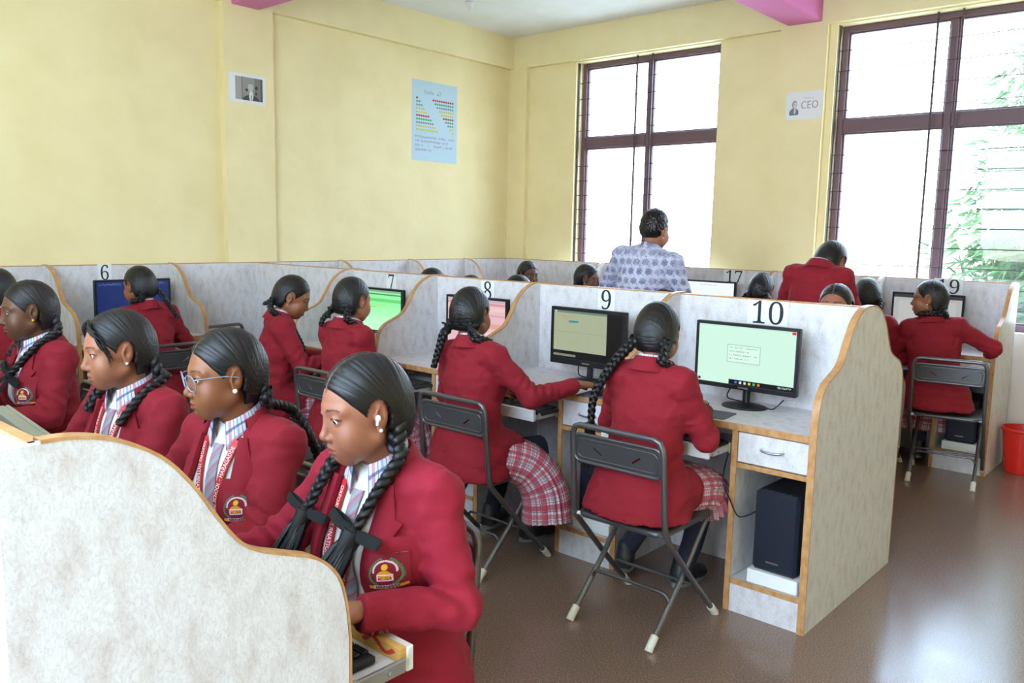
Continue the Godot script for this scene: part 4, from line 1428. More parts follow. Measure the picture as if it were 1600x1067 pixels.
func hand_fingers(f: Field, curl: float, spread: float, side: float) -> void:      # palm down along +z from the wrist at the origin; side +1 puts the thumb at +x
	f.cone(Vector3(0, 0.004, -0.05), Vector3(0, 0.004, 0.0), 0.022, 0.021, 0.0, false, Vector3(1, 1.15, 1))
	for q in [[-0.024, 0.07, 0.0125], [-0.008, 0.076, 0.0135], [0.009, 0.077, 0.0135], [0.025, 0.073, 0.0125]]:
		f.cone(Vector3(q[0] * 0.55 * side, 0.003, 0.005), Vector3(q[0] * side, 0.006, q[1]), 0.016, q[2] * 0.92, 0.014)
	f.cone(Vector3(0.018 * side, -0.004, 0.015), Vector3(0.034 * side, -0.008, 0.045), 0.016, 0.012, 0.014)
	var fi := [[-0.025, 0.071, 0.028, 0.019, 0.015, 0.0072, -0.16], [-0.0085, 0.078, 0.037, 0.024, 0.018, 0.0082, -0.05], [0.0095, 0.080, 0.040, 0.027, 0.019, 0.0086, 0.04], [0.026, 0.075, 0.036, 0.023, 0.018, 0.0083, 0.14]]
	for q in fi:
		var p := Vector3(q[0] * side, 0.006, q[1])
		var yaw: float = q[6] * spread * side
		var pit := 0.12
		for k in 3:
			pit += curl * [0.35, 0.75, 0.55][k]
			var dir := Vector3(sin(yaw) * cos(pit), -sin(pit), cos(yaw) * cos(pit))
			var n: Vector3 = p + dir * q[2 + k]
			f.cone(p, n, q[5] * (1.0 - 0.06 * k), q[5] * (0.92 - 0.06 * k), 0.004)
			p = n
	var tp := Vector3(0.036 * side, -0.009, 0.046)
	var td := Vector3(0.45 * side, -0.25, 0.8).normalized()
	var t2 := tp + td * 0.032
	f.cone(tp, t2, 0.0105, 0.0095, 0.006)
	f.cone(t2, t2 + Vector3(0.1 * side, -0.3, 0.9).normalized() * 0.026, 0.0095, 0.0078, 0.004)

func build_hand(curl: float, side: float) -> MB:
	var f := Field.new(Vector3(-0.075, -0.09, -0.075), Vector3(0.075, 0.04, 0.185), 0.003)
	hand_fingers(f, curl, 1.0, side)
	var b := f.nets()
	return b

# ---------------------------------------------------------------- people
const MAROON := Color(0.60, 0.10, 0.17)

func people_materials() -> void:
	hair_materials()
	for q in [["blazer", 142, 13, 33], ["blazer_overexposed", 152, 17, 44]]:  # second entry is the same cloth with overexposure put into its colour
		var m := mat(q[0], rgb8(q[1], q[2], q[3]), 0.85)
		m.normal_enabled = true
		m.normal_texture = noise_tex(61, 0.2, [], 2, 256, FastNoiseLite.TYPE_SIMPLEX, true, 2.0)
		m.normal_scale = 0.35
		m.rim_enabled = true
		m.rim = 0.08
		m.rim_tint = 0.7
		tri_map(m, Vector3(7, 7, 7), false)
	mat("shirt_white", rgb8(236, 234, 228), 0.8)
	var im := new_img(128, 128, rgb8(226, 220, 222))      # madras check of skirt and collar
	for k in 2:
		for q in [[0, 34, 176, 44, 66, 0.62], [38, 4, 40, 36, 50, 0.75], [58, 26, 184, 56, 76, 0.5], [92, 3, 40, 36, 50, 0.7], [100, 3, 60, 60, 80, 0.6], [112, 8, 176, 44, 66, 0.35]]:
			for a in q[1]:
				for b in 128:
					var x: int = (q[0] + a) if k == 0 else b
					var y: int = b if k == 0 else (q[0] + a)
					im.set_pixel(x % 128, y % 128, im.get_pixel(x % 128, y % 128).lerp(rgb8(q[2], q[3], q[4]), q[5]))
	var sk := mat("plaid", Color.WHITE, 0.85)
	sk.albedo_texture = img_tex(im)
	im = new_img(64, 64, rgb8(220, 220, 232))
	for k in 2:
		for q in [[0, 12, 196, 84, 104, 0.5], [22, 3, 60, 66, 110, 0.7], [34, 9, 110, 120, 170, 0.45], [52, 3, 60, 66, 110, 0.6]]:
			for a in q[1]:
				for b in 64:
					var x: int = (q[0] + a) if k == 0 else b
					var y: int = b if k == 0 else (q[0] + a)
					im.set_pixel(x, y, im.get_pixel(x, y).lerp(rgb8(q[2], q[3], q[4]), q[5]))
	var co := mat("plaid_collar", Color.WHITE, 0.8)
	co.albedo_texture = img_tex(im)
	im = new_img(64, 64, rgb8(150, 146, 158))
	for y in 64:
		for x in 64:
			var u := (x + y) % 32
			if u < 4 or (u > 7 and u < 9): im.set_pixel(x, y, rgb8(214, 84, 92))
			elif u > 18 and u < 26: im.set_pixel(x, y, rgb8(164, 160, 172))
	mat("tie", Color.WHITE, 0.6).albedo_texture = img_tex(im)
	mat("lanyard", rgb8(200, 44, 42), 0.55)
	mat("lanyard_print", rgb8(244, 236, 232), 0.6)
	mat("stocking", rgb8(38, 42, 62), 0.9)
	mat("shoe", rgb8(40, 40, 44), 0.4)
	mat("shoe_sole", rgb8(120, 118, 116), 0.8)
	mat("pearl", rgb8(246, 242, 234), 0.2)
	mat("gold", rgb8(232, 178, 70), 0.3, 0.9)
	mat("button", rgb8(120, 20, 38), 0.35)
	im = new_img(96, 104, rgb8(140, 20, 42))      # school crest: laurel, white arc, golden figure with a book, ribbon
	var green := rgb8(46, 150, 84)
	for s in [-1, 1]:
		for i in 15:
			var a := 0.35 + i * 0.165
			var c0 := Vector2(48 + s * sin(a) * 38, 46 - cos(a + 0.28) * 40)
			disc(im, c0, Vector2(3, 2), green)
			var tg := Vector2(s * cos(a), sin(a)) * -1.0
			for w in [-1, 1]:
				var dir: Vector2 = (tg + Vector2(s * sin(a), -cos(a)) * 0.8 * w).normalized()
				for k in 6: disc(im, c0 + dir * k * 1.1, Vector2(1.6 - k * 0.15, 1.4 - k * 0.15), green if w > 0 else green.lightened(0.18))
	for i in 60:
		var a := -1.75 + i * 3.5 / 60.0
		if int(i) % 15 == 14: continue
		disc(im, Vector2(48 + sin(a) * 27, 46 - cos(a) * 27), Vector2(2.6, 2.6), rgb8(240, 210, 222))
	disc(im, Vector2(48, 36), Vector2(8, 9), rgb8(246, 190, 50))
	disc(im, Vector2(48, 58), Vector2(17, 13), rgb8(238, 160, 40))
	im.fill_rect(Rect2i(30, 56, 36, 4), rgb8(245, 225, 235))
	for s in [0, 1]:
		im.fill_rect(Rect2i(29 + s * 34, 56, 4, 20), rgb8(245, 225, 235))
	im.fill_rect(Rect2i(29, 72, 38, 4), rgb8(245, 225, 235))
	for i in 12: disc(im, Vector2(36 + (i * 7) % 25, 62 + (i * 5) % 9), Vector2(2, 1.5), rgb8(196, 84, 40) if i % 2 == 0 else rgb8(250, 200, 70))
	im.fill_rect(Rect2i(6, 90, 84, 10), rgb8(240, 168, 36))
	im.fill_rect(Rect2i(20, 88, 56, 11), rgb8(238, 220, 226))
	var glyph := {"H": "101101111101101", "A": "010101111101101", "R": "110101110101101", "G": "011100101101011", "D": "110101101101110", "E": "111100110100111"}
	var gx := 24
	for ch in "HARAGADDE":
		var g: String = glyph[ch]
		for k in 15:
			if g[k] == "1": im.fill_rect(Rect2i(gx + (k % 3) * 2 - (k % 3) / 2, 90 + (k / 3) * 2 - 1, 2, 2), rgb8(96, 40, 60))
		gx += 6
	mat("crest", Color.WHITE, 0.8).albedo_texture = img_tex(im)
	im = new_img(96, 96, rgb8(206, 208, 226))       # printed shirt of the standing man
	for i in 5:
		for j in 5:
			var c0 := Vector2(i * 24 + (12 if j % 2 == 1 else 0) - 6, j * 24 - 4)
			for k in 6:
				disc(im, c0 + Vector2.from_angle(k * TAU / 6 + 0.3) * 6.0, Vector2(3.4, 3.4), rgb8(128, 130, 166))
			disc(im, c0, Vector2(3, 3), rgb8(96, 98, 138))
			im.fill_rect(Rect2i(int(c0.x) + 10, int(c0.y) + 9, 5, 2), rgb8(150, 152, 184))
			im.fill_rect(Rect2i(int(c0.x) + 12, int(c0.y) + 7, 2, 6), rgb8(150, 152, 184))
	var ms := mat("printed_cotton", Color.WHITE, 0.8)
	ms.albedo_texture = img_tex(im)
	tri_map(ms, Vector3(4.2, 4.2, 4.2), false)

func skin_mat(key: String, c: Color) -> StandardMaterial3D:
	var m := mat(key, c, 0.5)
	m.vertex_color_use_as_albedo = true
	m.subsurf_scatter_enabled = true
	m.subsurf_scatter_strength = 0.06
	return m

# a three-strand plait along pts (already splined), thickness r, tapering
func braid_mesh(pts: Array, r: float) -> MB:
	var b := MB.new()
	var line := spline(pts, 10)
	var cum := [0.0]
	for i in range(1, line.size()): cum.append(cum[-1] + (line[i] - line[i - 1]).length())
	var total: float = cum[-1]
	var steps := int(total / (r * 0.30)) + 4
	var per := r * 3.4
	var frames := []
	var side := Vector3.ZERO
	var seg := 0
	for k in steps + 1:
		var s := total * k / steps
		while seg < line.size() - 2 and cum[seg + 1] < s: seg += 1
		var p: Vector3 = line[seg].lerp(line[seg + 1], clampf((s - cum[seg]) / maxf(cum[seg + 1] - cum[seg], 1e-6), 0, 1))
		var t: Vector3 = (line[seg + 1] - line[seg]).normalized()
		if k == 0:
			side = t.cross(Vector3(0, 0, 1)).normalized() if absf(t.z) < 0.8 else t.cross(Vector3(1, 0, 0)).normalized()
		side = (side - t * side.dot(t)).normalized()
		frames.append([p, side, t.cross(side), s])
	for st in 3:
		var tp := []
		for k in frames.size():
			var fr: Array = frames[k]
			var w := lerpf(1.0, 0.62, float(k) / frames.size())
			var a: float = TAU * fr[3] / per + TAU * st / 3.0
			tp.append(fr[0] + fr[1] * sin(a) * r * 0.62 * w + fr[2] * sin(a * 2.0) * r * 0.34 * w)
		b.tube(tp, r * 0.56, 8, true, false, r * 0.34)
	return b

func tuft_mesh(p: Vector3, dir: Vector3, l: float, r: float) -> MB:
	var b := MB.new()
	var rng := RandomNumberGenerator.new()
	rng.seed = 4
	b.tube([p, p + dir * l * 0.25, p + dir * l * 0.6, p + dir * l * 0.9], r * 1.5, 10, true, false, r * 0.7)
	for k in 34:
		var o := Vector3(rng.randf_range(-1, 1), rng.randf_range(-1, 1), rng.randf_range(-1, 1)) * r
		var e := p + dir * l * rng.randf_range(0.7, 1.0) + o * 1.6
		b.tube([p, p + dir * l * 0.3 + o * 1.1, p + dir * l * 0.65 + o * 1.5, e], r * 0.36, 6, true, false, r * 0.1)
	return b

func bow_mesh(p: Vector3, along: Vector3, out: Vector3, size: float) -> MB:
	var b := MB.new()
	var sd := along.cross(out).normalized()
	for s in [-1.0, 1.0]:
		for turn in [-0.12]:
			var d: Vector3 = (sd * s + along * turn).normalized()
			var pts := spline([p, p + d * size * 0.5 + out * size * 0.16, p + d * size * 1.15 + out * size * 0.06, p + d * size * 0.6 - out * size * 0.06, p], 6)
			_ribbon(b, pts, along.cross(d).cross(d).normalized() if false else (along - d * along.dot(d)).normalized(), size * 0.32)
		var tail := spline([p, p + sd * s * size * 0.3 + along * size * 0.7 + out * size * 0.1, p + sd * s * size * 0.34 + along * size * 1.7], 6)
		_ribbon(b, tail, sd, size * 0.30)
	b.ball(p + out * size * 0.08, Vector3.ONE * size * 0.2, Basis(), 8, 10)
	return b

func _ribbon(b: MB, pts: Array, across: Vector3, w: float) -> void:
	var base := b.v.size()
	for layer in 2:
		for i in pts.size():
			var t: Vector3 = (pts[mini(i + 1, pts.size() - 1)] - pts[maxi(i - 1, 0)]).normalized()
			var nn := t.cross(across).normalized() * (1.0 if layer == 0 else -1.0)
			var cr := w * (0.55 + 0.45 * sin(PI * clampf(float(i) / (pts.size() - 1) * 0.9 + 0.1, 0, 1)))
			for k in 3:
				b.vert(pts[i] + across * cr * (k - 1.0) * 0.5 + nn * (0.0012 + (0.003 if k == 1 else 0.0)), nn, Vector2(k * 0.5, i * 0.1))
	b.grid(2, pts.size() - 1, base, false)
	b.grid(2, pts.size() - 1, base + pts.size() * 3, true)

# strip draped over a field: pts are 2D (x, y) in torso axes, width w; returns [points, normals]
func drape_line(f: Field, tx: Transform3D, pts: Array, off: float) -> Array:
	var ps := []
	var ns := []
	for q in pts:
		var from := tx * Vector3(q.x, q.y, 0.34)
		var dir := (tx.basis * Vector3(0, 0, -1)).normalized()
		var h := f.hit(from, dir, 0.5)
		var n := f.grad(h)
		ps.append(h + n * off)
		ns.append(n)
	return [ps, ns]

func drape_strip(f: Field, tx: Transform3D, left: Array, right: Array, off: float, cols := 3, uvs := Vector2(1, 1), lift := 0.0) -> MB:
	var b := MB.new()
	var rows := left.size()
	var dir := (tx.basis * Vector3(0, 0, -1)).normalized()
	for layer in 2:
		for i in rows:
			for k in cols + 1:
				var u := float(k) / cols
				var q: Vector2 = left[i].lerp(right[i], u)
				var h := f.hit(tx * Vector3(q.x, q.y, 0.34), dir, 0.5)
				var n := f.grad(h)
				b.vert(h + n * ((off + lift * sin(PI * u)) if layer == 0 else -0.004), n if layer == 0 else -n, Vector2(u * uvs.x, float(i) / (rows - 1) * uvs.y))
	var st := cols + 1
	b.grid(cols, rows - 1, 0, true)
	var base := rows * st
	b.smooth_from(0)
	# fix direction: normals should leave the body
	for i in base:
		if b.n[i].dot(tx.basis.z) < 0: b.n[i] = -b.n[i]
	# rim down to the cloth so the strip has thickness
	var loop := []
	for k in st: loop.append(k)
	for i in range(1, rows): loop.append(i * st + cols)
	for k in range(cols - 1, -1, -1): loop.append((rows - 1) * st + k)
	for i in range(rows - 2, 0, -1): loop.append(i * st)
	for i in loop.size():
		var a: int = loop[i]; var c: int = loop[(i + 1) % loop.size()]
		b.quad(b.v[a], b.v[a + base], b.v[c + base], b.v[c])
	return b

func text_along(s: String, h: float, ps: Array, ns: Array, start: float, off: float) -> MB:      # lettering laid along a draped line
	var f := SystemFont.new()
	f.font_names = PackedStringArray(["Droid Sans"])
	var t := TextMesh.new()
	t.font = f
	t.text = s
	t.font_size = 48
	t.pixel_size = h / 34.0
	t.depth = 0.0006
	t.curve_step = 4.0
	var a := t.surface_get_arrays(0)
	var box := t.get_aabb()
	var cum := [0.0]
	for i in range(1, ps.size()): cum.append(cum[-1] + (ps[i] - ps[i - 1]).length())
	var v: PackedVector3Array = a[Mesh.ARRAY_VERTEX]
	var n: PackedVector3Array = a[Mesh.ARRAY_NORMAL]
	var b := MB.new()
	for i in v.size():
		var x := v[i].x - box.position.x + start
		var sg := 0
		while sg < ps.size() - 2 and cum[sg + 1] < x: sg += 1
		var u: float = (x - cum[sg]) / maxf(cum[sg + 1] - cum[sg], 1e-6)
		var p: Vector3 = ps[sg].lerp(ps[sg + 1], u)
		var nn: Vector3 = ns[sg].lerp(ns[sg + 1], clampf(u, 0, 1)).normalized()
		var tg: Vector3 = (ps[sg + 1] - ps[sg]).normalized()
		var sd := nn.cross(tg).normalized()
		b.vert(p + sd * (v[i].y - box.get_center().y) + nn * (off + v[i].z), nn)
	b.ix = a[Mesh.ARRAY_INDEX]
	if b.ix.is_empty():
		for i in v.size(): b.ix.append(i)
	return b

func strip_mesh(ps: Array, ns: Array, w: float, th := 0.0012) -> MB:
	var b := MB.new()
	for i in ps.size():
		var t: Vector3 = (ps[mini(i + 1, ps.size() - 1)] - ps[maxi(i - 1, 0)]).normalized()
		var n: Vector3 = ns[i]
		var s := n.cross(t).normalized() * w * 0.5
		b.vert(ps[i] - s, n); b.vert(ps[i] + s, n)
	b.grid(1, ps.size() - 1, 0, false)
	b.smooth_from(0)
	for i in b.v.size():
		if b.n[i].dot(ns[i / 2]) < 0: b.n[i] = -b.n[i]
	var m := ps.size()
	for i in m - 1:
		for s in 2:
			var a := b.v[i * 2 + s]; var c := b.v[i * 2 + 2 + s]
			b.quad(a, a - ns[i] * 0.006, c - ns[i + 1] * 0.006, c)
	return b

func collar_strip(nb: Vector3, tb: Basis, r0: Vector2, rows: Array, a1: float, drop: float, tip: float, uvk: Vector2, open := 0.0) -> MB:
	# rows: [radius added, height]; runs round the back of the neck from -a1 to a1 (0 is the nape)
	var b := MB.new()
	var n := 36
	for j in rows.size():
		for i in n + 1:
			var a := lerpf(-a1, a1, float(i) / n)
			var fr := (1.0 - cos(a)) * 0.5
			var e := clampf((absf(a) / a1 - 0.72) / 0.28, 0, 1)
			var r: float = rows[j][0]
			var y: float = rows[j][1] - drop * fr * fr - (tip * e * e if j == rows.size() - 1 else 0.0)
			var p := Vector3(sin(a) * (r0.x + r + open * fr), y, -cos(a) * (r0.y + r) + 0.03 * fr)
			b.vert(nb + tb * p, Vector3.UP, Vector2(a * uvk.x, j * uvk.y))
	b.grid(n, rows.size() - 1, 0, false)
	b.smooth_from(0)
	# give the cloth a second side
	var base := b.v.size()
	for i in base:
		b.vert(b.v[i] - b.n[i] * 0.002, -b.n[i], b.uv[i])
	b.grid(n, rows.size() - 1, base, true)
	return b

func ik(a: Vector3, c: Vector3, l1: float, l2: float, pole: Vector3) -> Vector3:      # elbow or knee
	var d := c - a
	var l := minf(d.length(), (l1 + l2) * 0.999)
	var x := (l1 * l1 - l2 * l2 + l * l) / (2.0 * l)
	var y := sqrt(maxf(l1 * l1 - x * x, 0.0))
	var u := d.normalized()
	var w := (pole - u * pole.dot(u)).normalized()
	return a + u * x + w * y

func shoe_parts(parent: Node3D, ankle: Vector3, yaw: float, pitch := 0.0) -> void:
	var f := Field.new(Vector3(-0.06, -0.03, -0.09), Vector3(0.06, 0.11, 0.19), 0.008)
	f.cone(Vector3(0, 0.012, -0.03), Vector3(0, 0.01, 0.12), 0.036, 0.036)
	f.cone(Vector3(0, 0.045, -0.02), Vector3(0, 0.025, 0.08), 0.034, 0.028, 0.03)
	f.cone(Vector3(0, 0.05, -0.02), Vector3(0, 0.085, -0.015), 0.036, 0.036, 0.02)
	f.each(f.o, f.o + Vector3(0.2, 0.2, 0.4), 0.05, func(p: Vector3, e: float) -> float: return maxf(e, -p.y - 0.004))
	var b := f.nets()
	var xf := Transform3D(Basis(Vector3.UP, yaw) * Basis(Vector3.RIGHT, pitch), ankle)
	var m := MB.new()
	m.add_arrays(b.arrays(), xf)
	var s := part("shoe", m, M.shoe, parent)
	m = MB.new()
	var out := PackedVector2Array()
	for i in 28:
		var a := TAU * i / 28
		var z := cos(a) * 0.113
		out.append(Vector2(sin(a) * (0.038 - 0.006 * cos(a - 0.4) * (1.0 if z < 0 else -0.6)), z + 0.045))
	m.extrude(out, 0.02, xf * Transform3D(Basis(Vector3(1, 0, 0), Vector3(0, 0, 1), Vector3(0, -1, 0)), Vector3(0, 0.006, 0)))
	part("sole", m, M.shoe_sole, s)

# o holds the pose; the figure is built facing +z with its floor point at the origin
func person(label: String, at: Vector3, turn: float, o: Dictionary, group := "") -> Node3D:
	var t := thing("person", label, "person", at, turn, group)
	var fine: bool = o.get("fine", false)
	var man: bool = o.get("man", false)
	var hip: Vector3 = o.get("hip", Vector3(0, 0.535, 0))
	var T: Basis = Basis(Vector3.UP, o.get("twist", 0.0)) * Basis(Vector3.BACK, -o.get("roll", 0.0)) * Basis(Vector3.RIGHT, o.get("lean", 0.08))
	var tx := Transform3D(T, hip)
	var k: float = o.get("size", 1.0)
	var nb := tx * (Vector3(0, 0.478, -0.012) * k)
	var sw: float = o.get("shoulder", 0.132)
	var lift: float = o.get("lift", 0.0)
	var sh := [tx * (Vector3(-sw, 0.415 + lift, -0.01) * k), tx * (Vector3(sw, 0.415, -0.01) * k)]      # right, left
	var hb: Basis = Basis(Vector3.UP, o.get("head_yaw", 0.0)) * Basis(Vector3.BACK, -o.get("head_roll", 0.0)) * Basis(Vector3.RIGHT, o.get("head_pitch", 0.12))
	var hs: float = o.get("head_size", 1.0)
	var hc: Vector3 = nb + T * (Vector3(0, 0.024, 0.006) * k) + hb * (Vector3(0, 0.098, 0.028) * hs) + o.get("head_shift", Vector3.ZERO)
	var hx := Transform3D(hb.scaled(Vector3.ONE * hs), hc)
	var wr: Array = [o.get("right_hand", Vector3(-0.16, 0.72, 0.36)), o.get("left_hand", Vector3(0.16, 0.72, 0.36))]
	var pol: Array = [o.get("right_pole", Vector3(-0.5, -0.6, -0.5)), o.get("left_pole", Vector3(0.5, -0.6, -0.5))]
	var l1 := 0.245 * k
	var l2 := 0.225 * k
	var el := []
	for i in 2:
		var d: Vector3 = wr[i] - sh[i]
		if d.length() > (l1 + l2) * 0.99: wr[i] = sh[i] + d.normalized() * (l1 + l2) * 0.99
		el.append(ik(sh[i], wr[i], l1, l2, pol[i]))
	var standing: bool = o.get("standing", false)
	var cell: float = 0.009 if fine else (0.0115 if o.get("mid", false) else 0.015)
	# --- jacket field
	var lo := hip - Vector3(0.27, 0.16 if not standing else 0.30, 0.24)
	var hi := hip + Vector3(0.27, 0.2, 0.3)
	for p in [sh[0], sh[1], el[0], el[1], wr[0], wr[1], nb]:
		lo = lo.min(p - Vector3.ONE * 0.085); hi = hi.max(p + Vector3.ONE * 0.085)
	var f := Field.new(lo, hi, cell)
	var sq := Vector3(1, 1, 1.36)
	var fat: float = o.get("fat", 1.0) * k
	var hem_y: float = o.get("hem", 0.425)
	var hw: float = o.get("hem_width", 0.2)
	var tor := [[Vector3(0, -0.12, -0.02), Vector3(0, 0.15, 0.0), hw, 0.142 * fat], [Vector3(0, 0.15, 0.0), Vector3(0, 0.315, 0.006), 0.142 * fat, 0.148 * fat], [Vector3(0, 0.315, 0.006), Vector3(0, 0.40, -0.005), 0.148 * fat, 0.102 * fat]]
	var ti := T.inverse()
	for c in tor:
		f.cone((ti * (tx * (c[0] * k))) * sq, (ti * (tx * (c[1] * k))) * sq, c[2], c[3], 0.03, false, sq, T)
	if not man:
		for s in [-1.0, 1.0]:
			f.ell(tx * (Vector3(s * 0.062, 0.275, 0.085) * k), Vector3(0.055, 0.06, 0.05) * k, 0.04)
	f.cone(sh[0], sh[1], 0.053 * k, 0.053 * k, 0.045)
	for i in 2:
		f.cone(nb - T * Vector3(0, 0.035, 0), sh[i], 0.052 * k, 0.05 * k, 0.03)
	if not standing:       # the skirt of the jacket spreads over the lap
		f.cone(hip + Vector3(-0.09, -0.01, 0.0), hip + Vector3(-0.1, -0.015, o.get("lap", 0.12)), 0.1, 0.095, 0.05)
		f.cone(hip + Vector3(0.09, -0.01, 0.0), hip + Vector3(0.1, -0.015, o.get("lap", 0.12)), 0.1, 0.095, 0.05)
	var torso: Field = f.clone() if o.has("open") else null
	for i in 2:
		f.cone(sh[i], el[i], 0.056 * k, 0.047 * k, 0.03)
		f.cone(el[i], wr[i], 0.047 * k, 0.038 * k, 0.025)
	# cut the hem level, open the cuffs and the front
	var op: Array = o.get("open", [])      # [half width at neck, at waist, shift]
	var txi := tx.affine_inverse()
	f.each(lo, hi, 0.3, func(p: Vector3, e: float) -> float:
		e = maxf(e, hem_y - p.y)
		if op.size() > 0:
			var q := txi * p
			if q.z > 0.0 and q.y > 0.09:
				var v: float = lerpf(op[1], op[0], clampf((q.y - 0.08) / 0.38, 0.0, 1.2))
				e = maxf(e, v - absf(q.x - op[2] * (1.0 - q.y / 0.48)))
		return e)
	for i in 2:
		var d: Vector3 = (wr[i] - el[i]).normalized()
		var we: Vector3 = wr[i] + d * 0.006
		f.each(we - Vector3.ONE * 0.075, we + Vector3.ONE * 0.075, 0.3, func(p: Vector3, e: float) -> float:
			var q := p - we
			return maxf(e, q.dot(d)) if q.length() < 0.07 else e)
	if fine or o.get("mid", false):      # seam where the sleeve is set in
		for i in 2:
			var s0: Vector3 = sh[i]
			var ax: Vector3 = (T.x * (-1.0 if i == 0 else 1.0) + (el[i] - sh[i]).normalized() * 0.45).normalized()
			f.each(s0 - Vector3.ONE * 0.11, s0 + Vector3.ONE * 0.11, 0.03, func(p: Vector3, e: float) -> float:
				var u := (p - s0).dot(ax) - 0.006
				return e + 0.0032 * exp(-u * u / 0.00006) - 0.0022 * exp(-(u - 0.02) * (u - 0.02) / 0.0002))
	var nzs := FastNoiseLite.new()
	nzs.seed = int(o.get("seed", 1))
	nzs.frequency = 1.0
	nzs.fractal_octaves = 2
	var wst: Vector3 = o.get("folds", Vector3(9, 15, 9))
	f.wrinkle(nzs, wst, 0.0075 if fine else 0.008)
	if fine or o.get("mid", false):      # creases across the inside of the elbow and below the armpit
		for i in 2:
			var ax: Vector3 = (wr[i] - el[i]).normalized()
			var bx: Vector3 = (sh[i] - el[i]).normalized()
			var e0: Vector3 = el[i]
			var inn := (ax + bx).normalized()
			f.each(e0 - Vector3.ONE * 0.13, e0 + Vector3.ONE * 0.13, 0.03, func(p: Vector3, e: float) -> float:
				var q := p - e0
				var rr := q.length()
				var u := q.dot(ax) - q.dot(bx)
				var w := clampf(1.0 - rr / 0.14, 0.0, 1.0) * clampf(0.4 + q.dot(inn) / 0.05, 0.0, 1.0)
				return e + 0.0095 * w * sin(u * 95.0 + 1.5 * sin(q.y * 40.0)))
	var jm: Material = M[o.get("jacket", "blazer")]
	var jb := f.nets()
	var jacket := part("shirt" if man else "blazer", jb, jm, t)
	if fine:
		for i in 2:
			var d: Vector3 = (wr[i] - el[i]).normalized()
			var outw := (T.x * (-0.75 if i == 0 else 0.75) + Vector3(0, -0.8, 0))
			outw = (outw - d * outw.dot(d)).normalized()
			for q in 3:
				var bm := MB.new()
				var bp := f.snap(wr[i] - d * (0.012 + 0.017 * q) + outw * 0.038, 0.001)
				bm.ball(bp, Vector3.ONE * 0.0062, Basis(), 8, 10)
				part("cuff_button", bm, M.button, jacket)
	# --- body: head, neck, hands and a plain trunk in one mesh
	var body := MB.new()
	body.colored = true
	body.add_arrays((man_head_mb if man else head_mb).arrays(), hx)
	var bf := Field.new(lo - Vector3(0.02, 0, 0.02), hi + Vector3(0.02, 0.02, 0.02), 0.02)
	bf.cone((ti * (tx * Vector3(0, -0.02, 0))) * sq, (ti * (tx * Vector3(0, 0.30, 0))) * sq, 0.12, 0.115, 0.0, false, sq, T)
	bf.cone(tx * (Vector3(0, 0.30, 0) * k), tx * (Vector3(0, 0.44, -0.01) * k), 0.07, 0.046, 0.03)
	bf.cone(nb - T * Vector3(0, 0.04, 0), hx * Vector3(0, -0.06, -0.02), 0.044 * k, 0.04 * k, 0.02)
	for i in 2:
		bf.cone(sh[i], el[i], 0.030, 0.026, 0.01)
		bf.cone(el[i], wr[i], 0.025, 0.022, 0.005)
	body.add_arrays(bf.nets().arrays())
	var hands: Array = o.get("hands", [true, true])
	for i in 2:
		if not hands[i]: continue
		var d: Vector3 = (wr[i] - el[i]).normalized()
		var aim: Vector3 = o.get("right_aim" if i == 0 else "left_aim", Vector3(d.x, d.y - 0.25, d.z)).normalized()
		var up := Vector3.UP
		var xs := up.cross(aim).normalized()
		var hbas := Basis(xs, aim.cross(xs), aim)
		var mir := i == 1      # the template is a right hand, palm down, thumb towards +x; mirrored for the left
		if mir: hbas = Basis(-hbas.x, hbas.y, hbas.z)
		body.add_arrays(hand_mb.arrays(), Transform3D(hbas.scaled(Vector3.ONE * 0.92 * k), wr[i] + d * 0.018), mir)
	var skin := skin_mat(o.get("skin", "skin_brown"), o.get("tone", rgb8(150, 98, 70)))
	var bo := part("body", body, skin, t)
	if o.get("eyes", false): eyes_part(bo, hx, o.get("look", Vector3(0, -0.25, 1)))
	# --- hair
	var hm: Material = M[o.get("hair", "hair_black")]
	if not man:
		var hmb := MB.new()
		hmb.add_arrays(hair_mb.arrays(), hx)
		var hr := part("hair", hmb, hm, t)
		for bd in o.get("braids", []):
			var s: float = bd.side
			var pts := [hx * (bd.get("root", Vector3(s * 0.05, -0.045, -0.082))), hx * (bd.get("root2", Vector3(s * 0.062, -0.085, -0.085)))]
			for p in bd.pts: pts.append(nb + Basis(Vector3.UP, o.get("twist", 0.0)) * p)
			var r: float = bd.get("r", 0.021)
			part("braid", braid_mesh(pts, r), hm, hr)
			var last: Vector3 = pts[-1]
			var dir: Vector3 = (pts[-1] - pts[-2]).normalized()
			if bd.has("tail"): part("hair_tail", tuft_mesh(last, dir, bd.tail, r * 0.8), hm, hr)
			if bd.has("bow"): part("hair_ribbon", bow_mesh(last if not bd.has("bow_at") else nb + bd.bow_at, dir, bd.get("out", Vector3(0, 0, 1)), bd.bow), M.ribbon, hr)
			if bd.get("loop", false):      # the plait is doubled up and tied beside the head
				var a: Vector3 = pts[0] + hb * Vector3(s * 0.014, -0.012, -0.012)
				part("hair_ribbon", bow_mesh(a, hb * Vector3(0, -1, 0), hb * Vector3(s * 0.4, 0, -1).normalized(), 0.03), M.ribbon, hr)
		if o.get("parting", true):
			var ps := []
			for i in 12:
				var a := lerpf(0.32, 3.75 if o.get("back_part", false) else 2.0, i / 11.0)      # from the hairline over the crown
				ps.append(hx * Vector3(0.0, 0.028 + sin(a) * 0.0866, -0.015 + cos(a) * 0.0925))
			var pm := MB.new()
			pm.tube(ps, 0.0022, 6, true)
			part("hair_parting", pm, M.parting, hr)
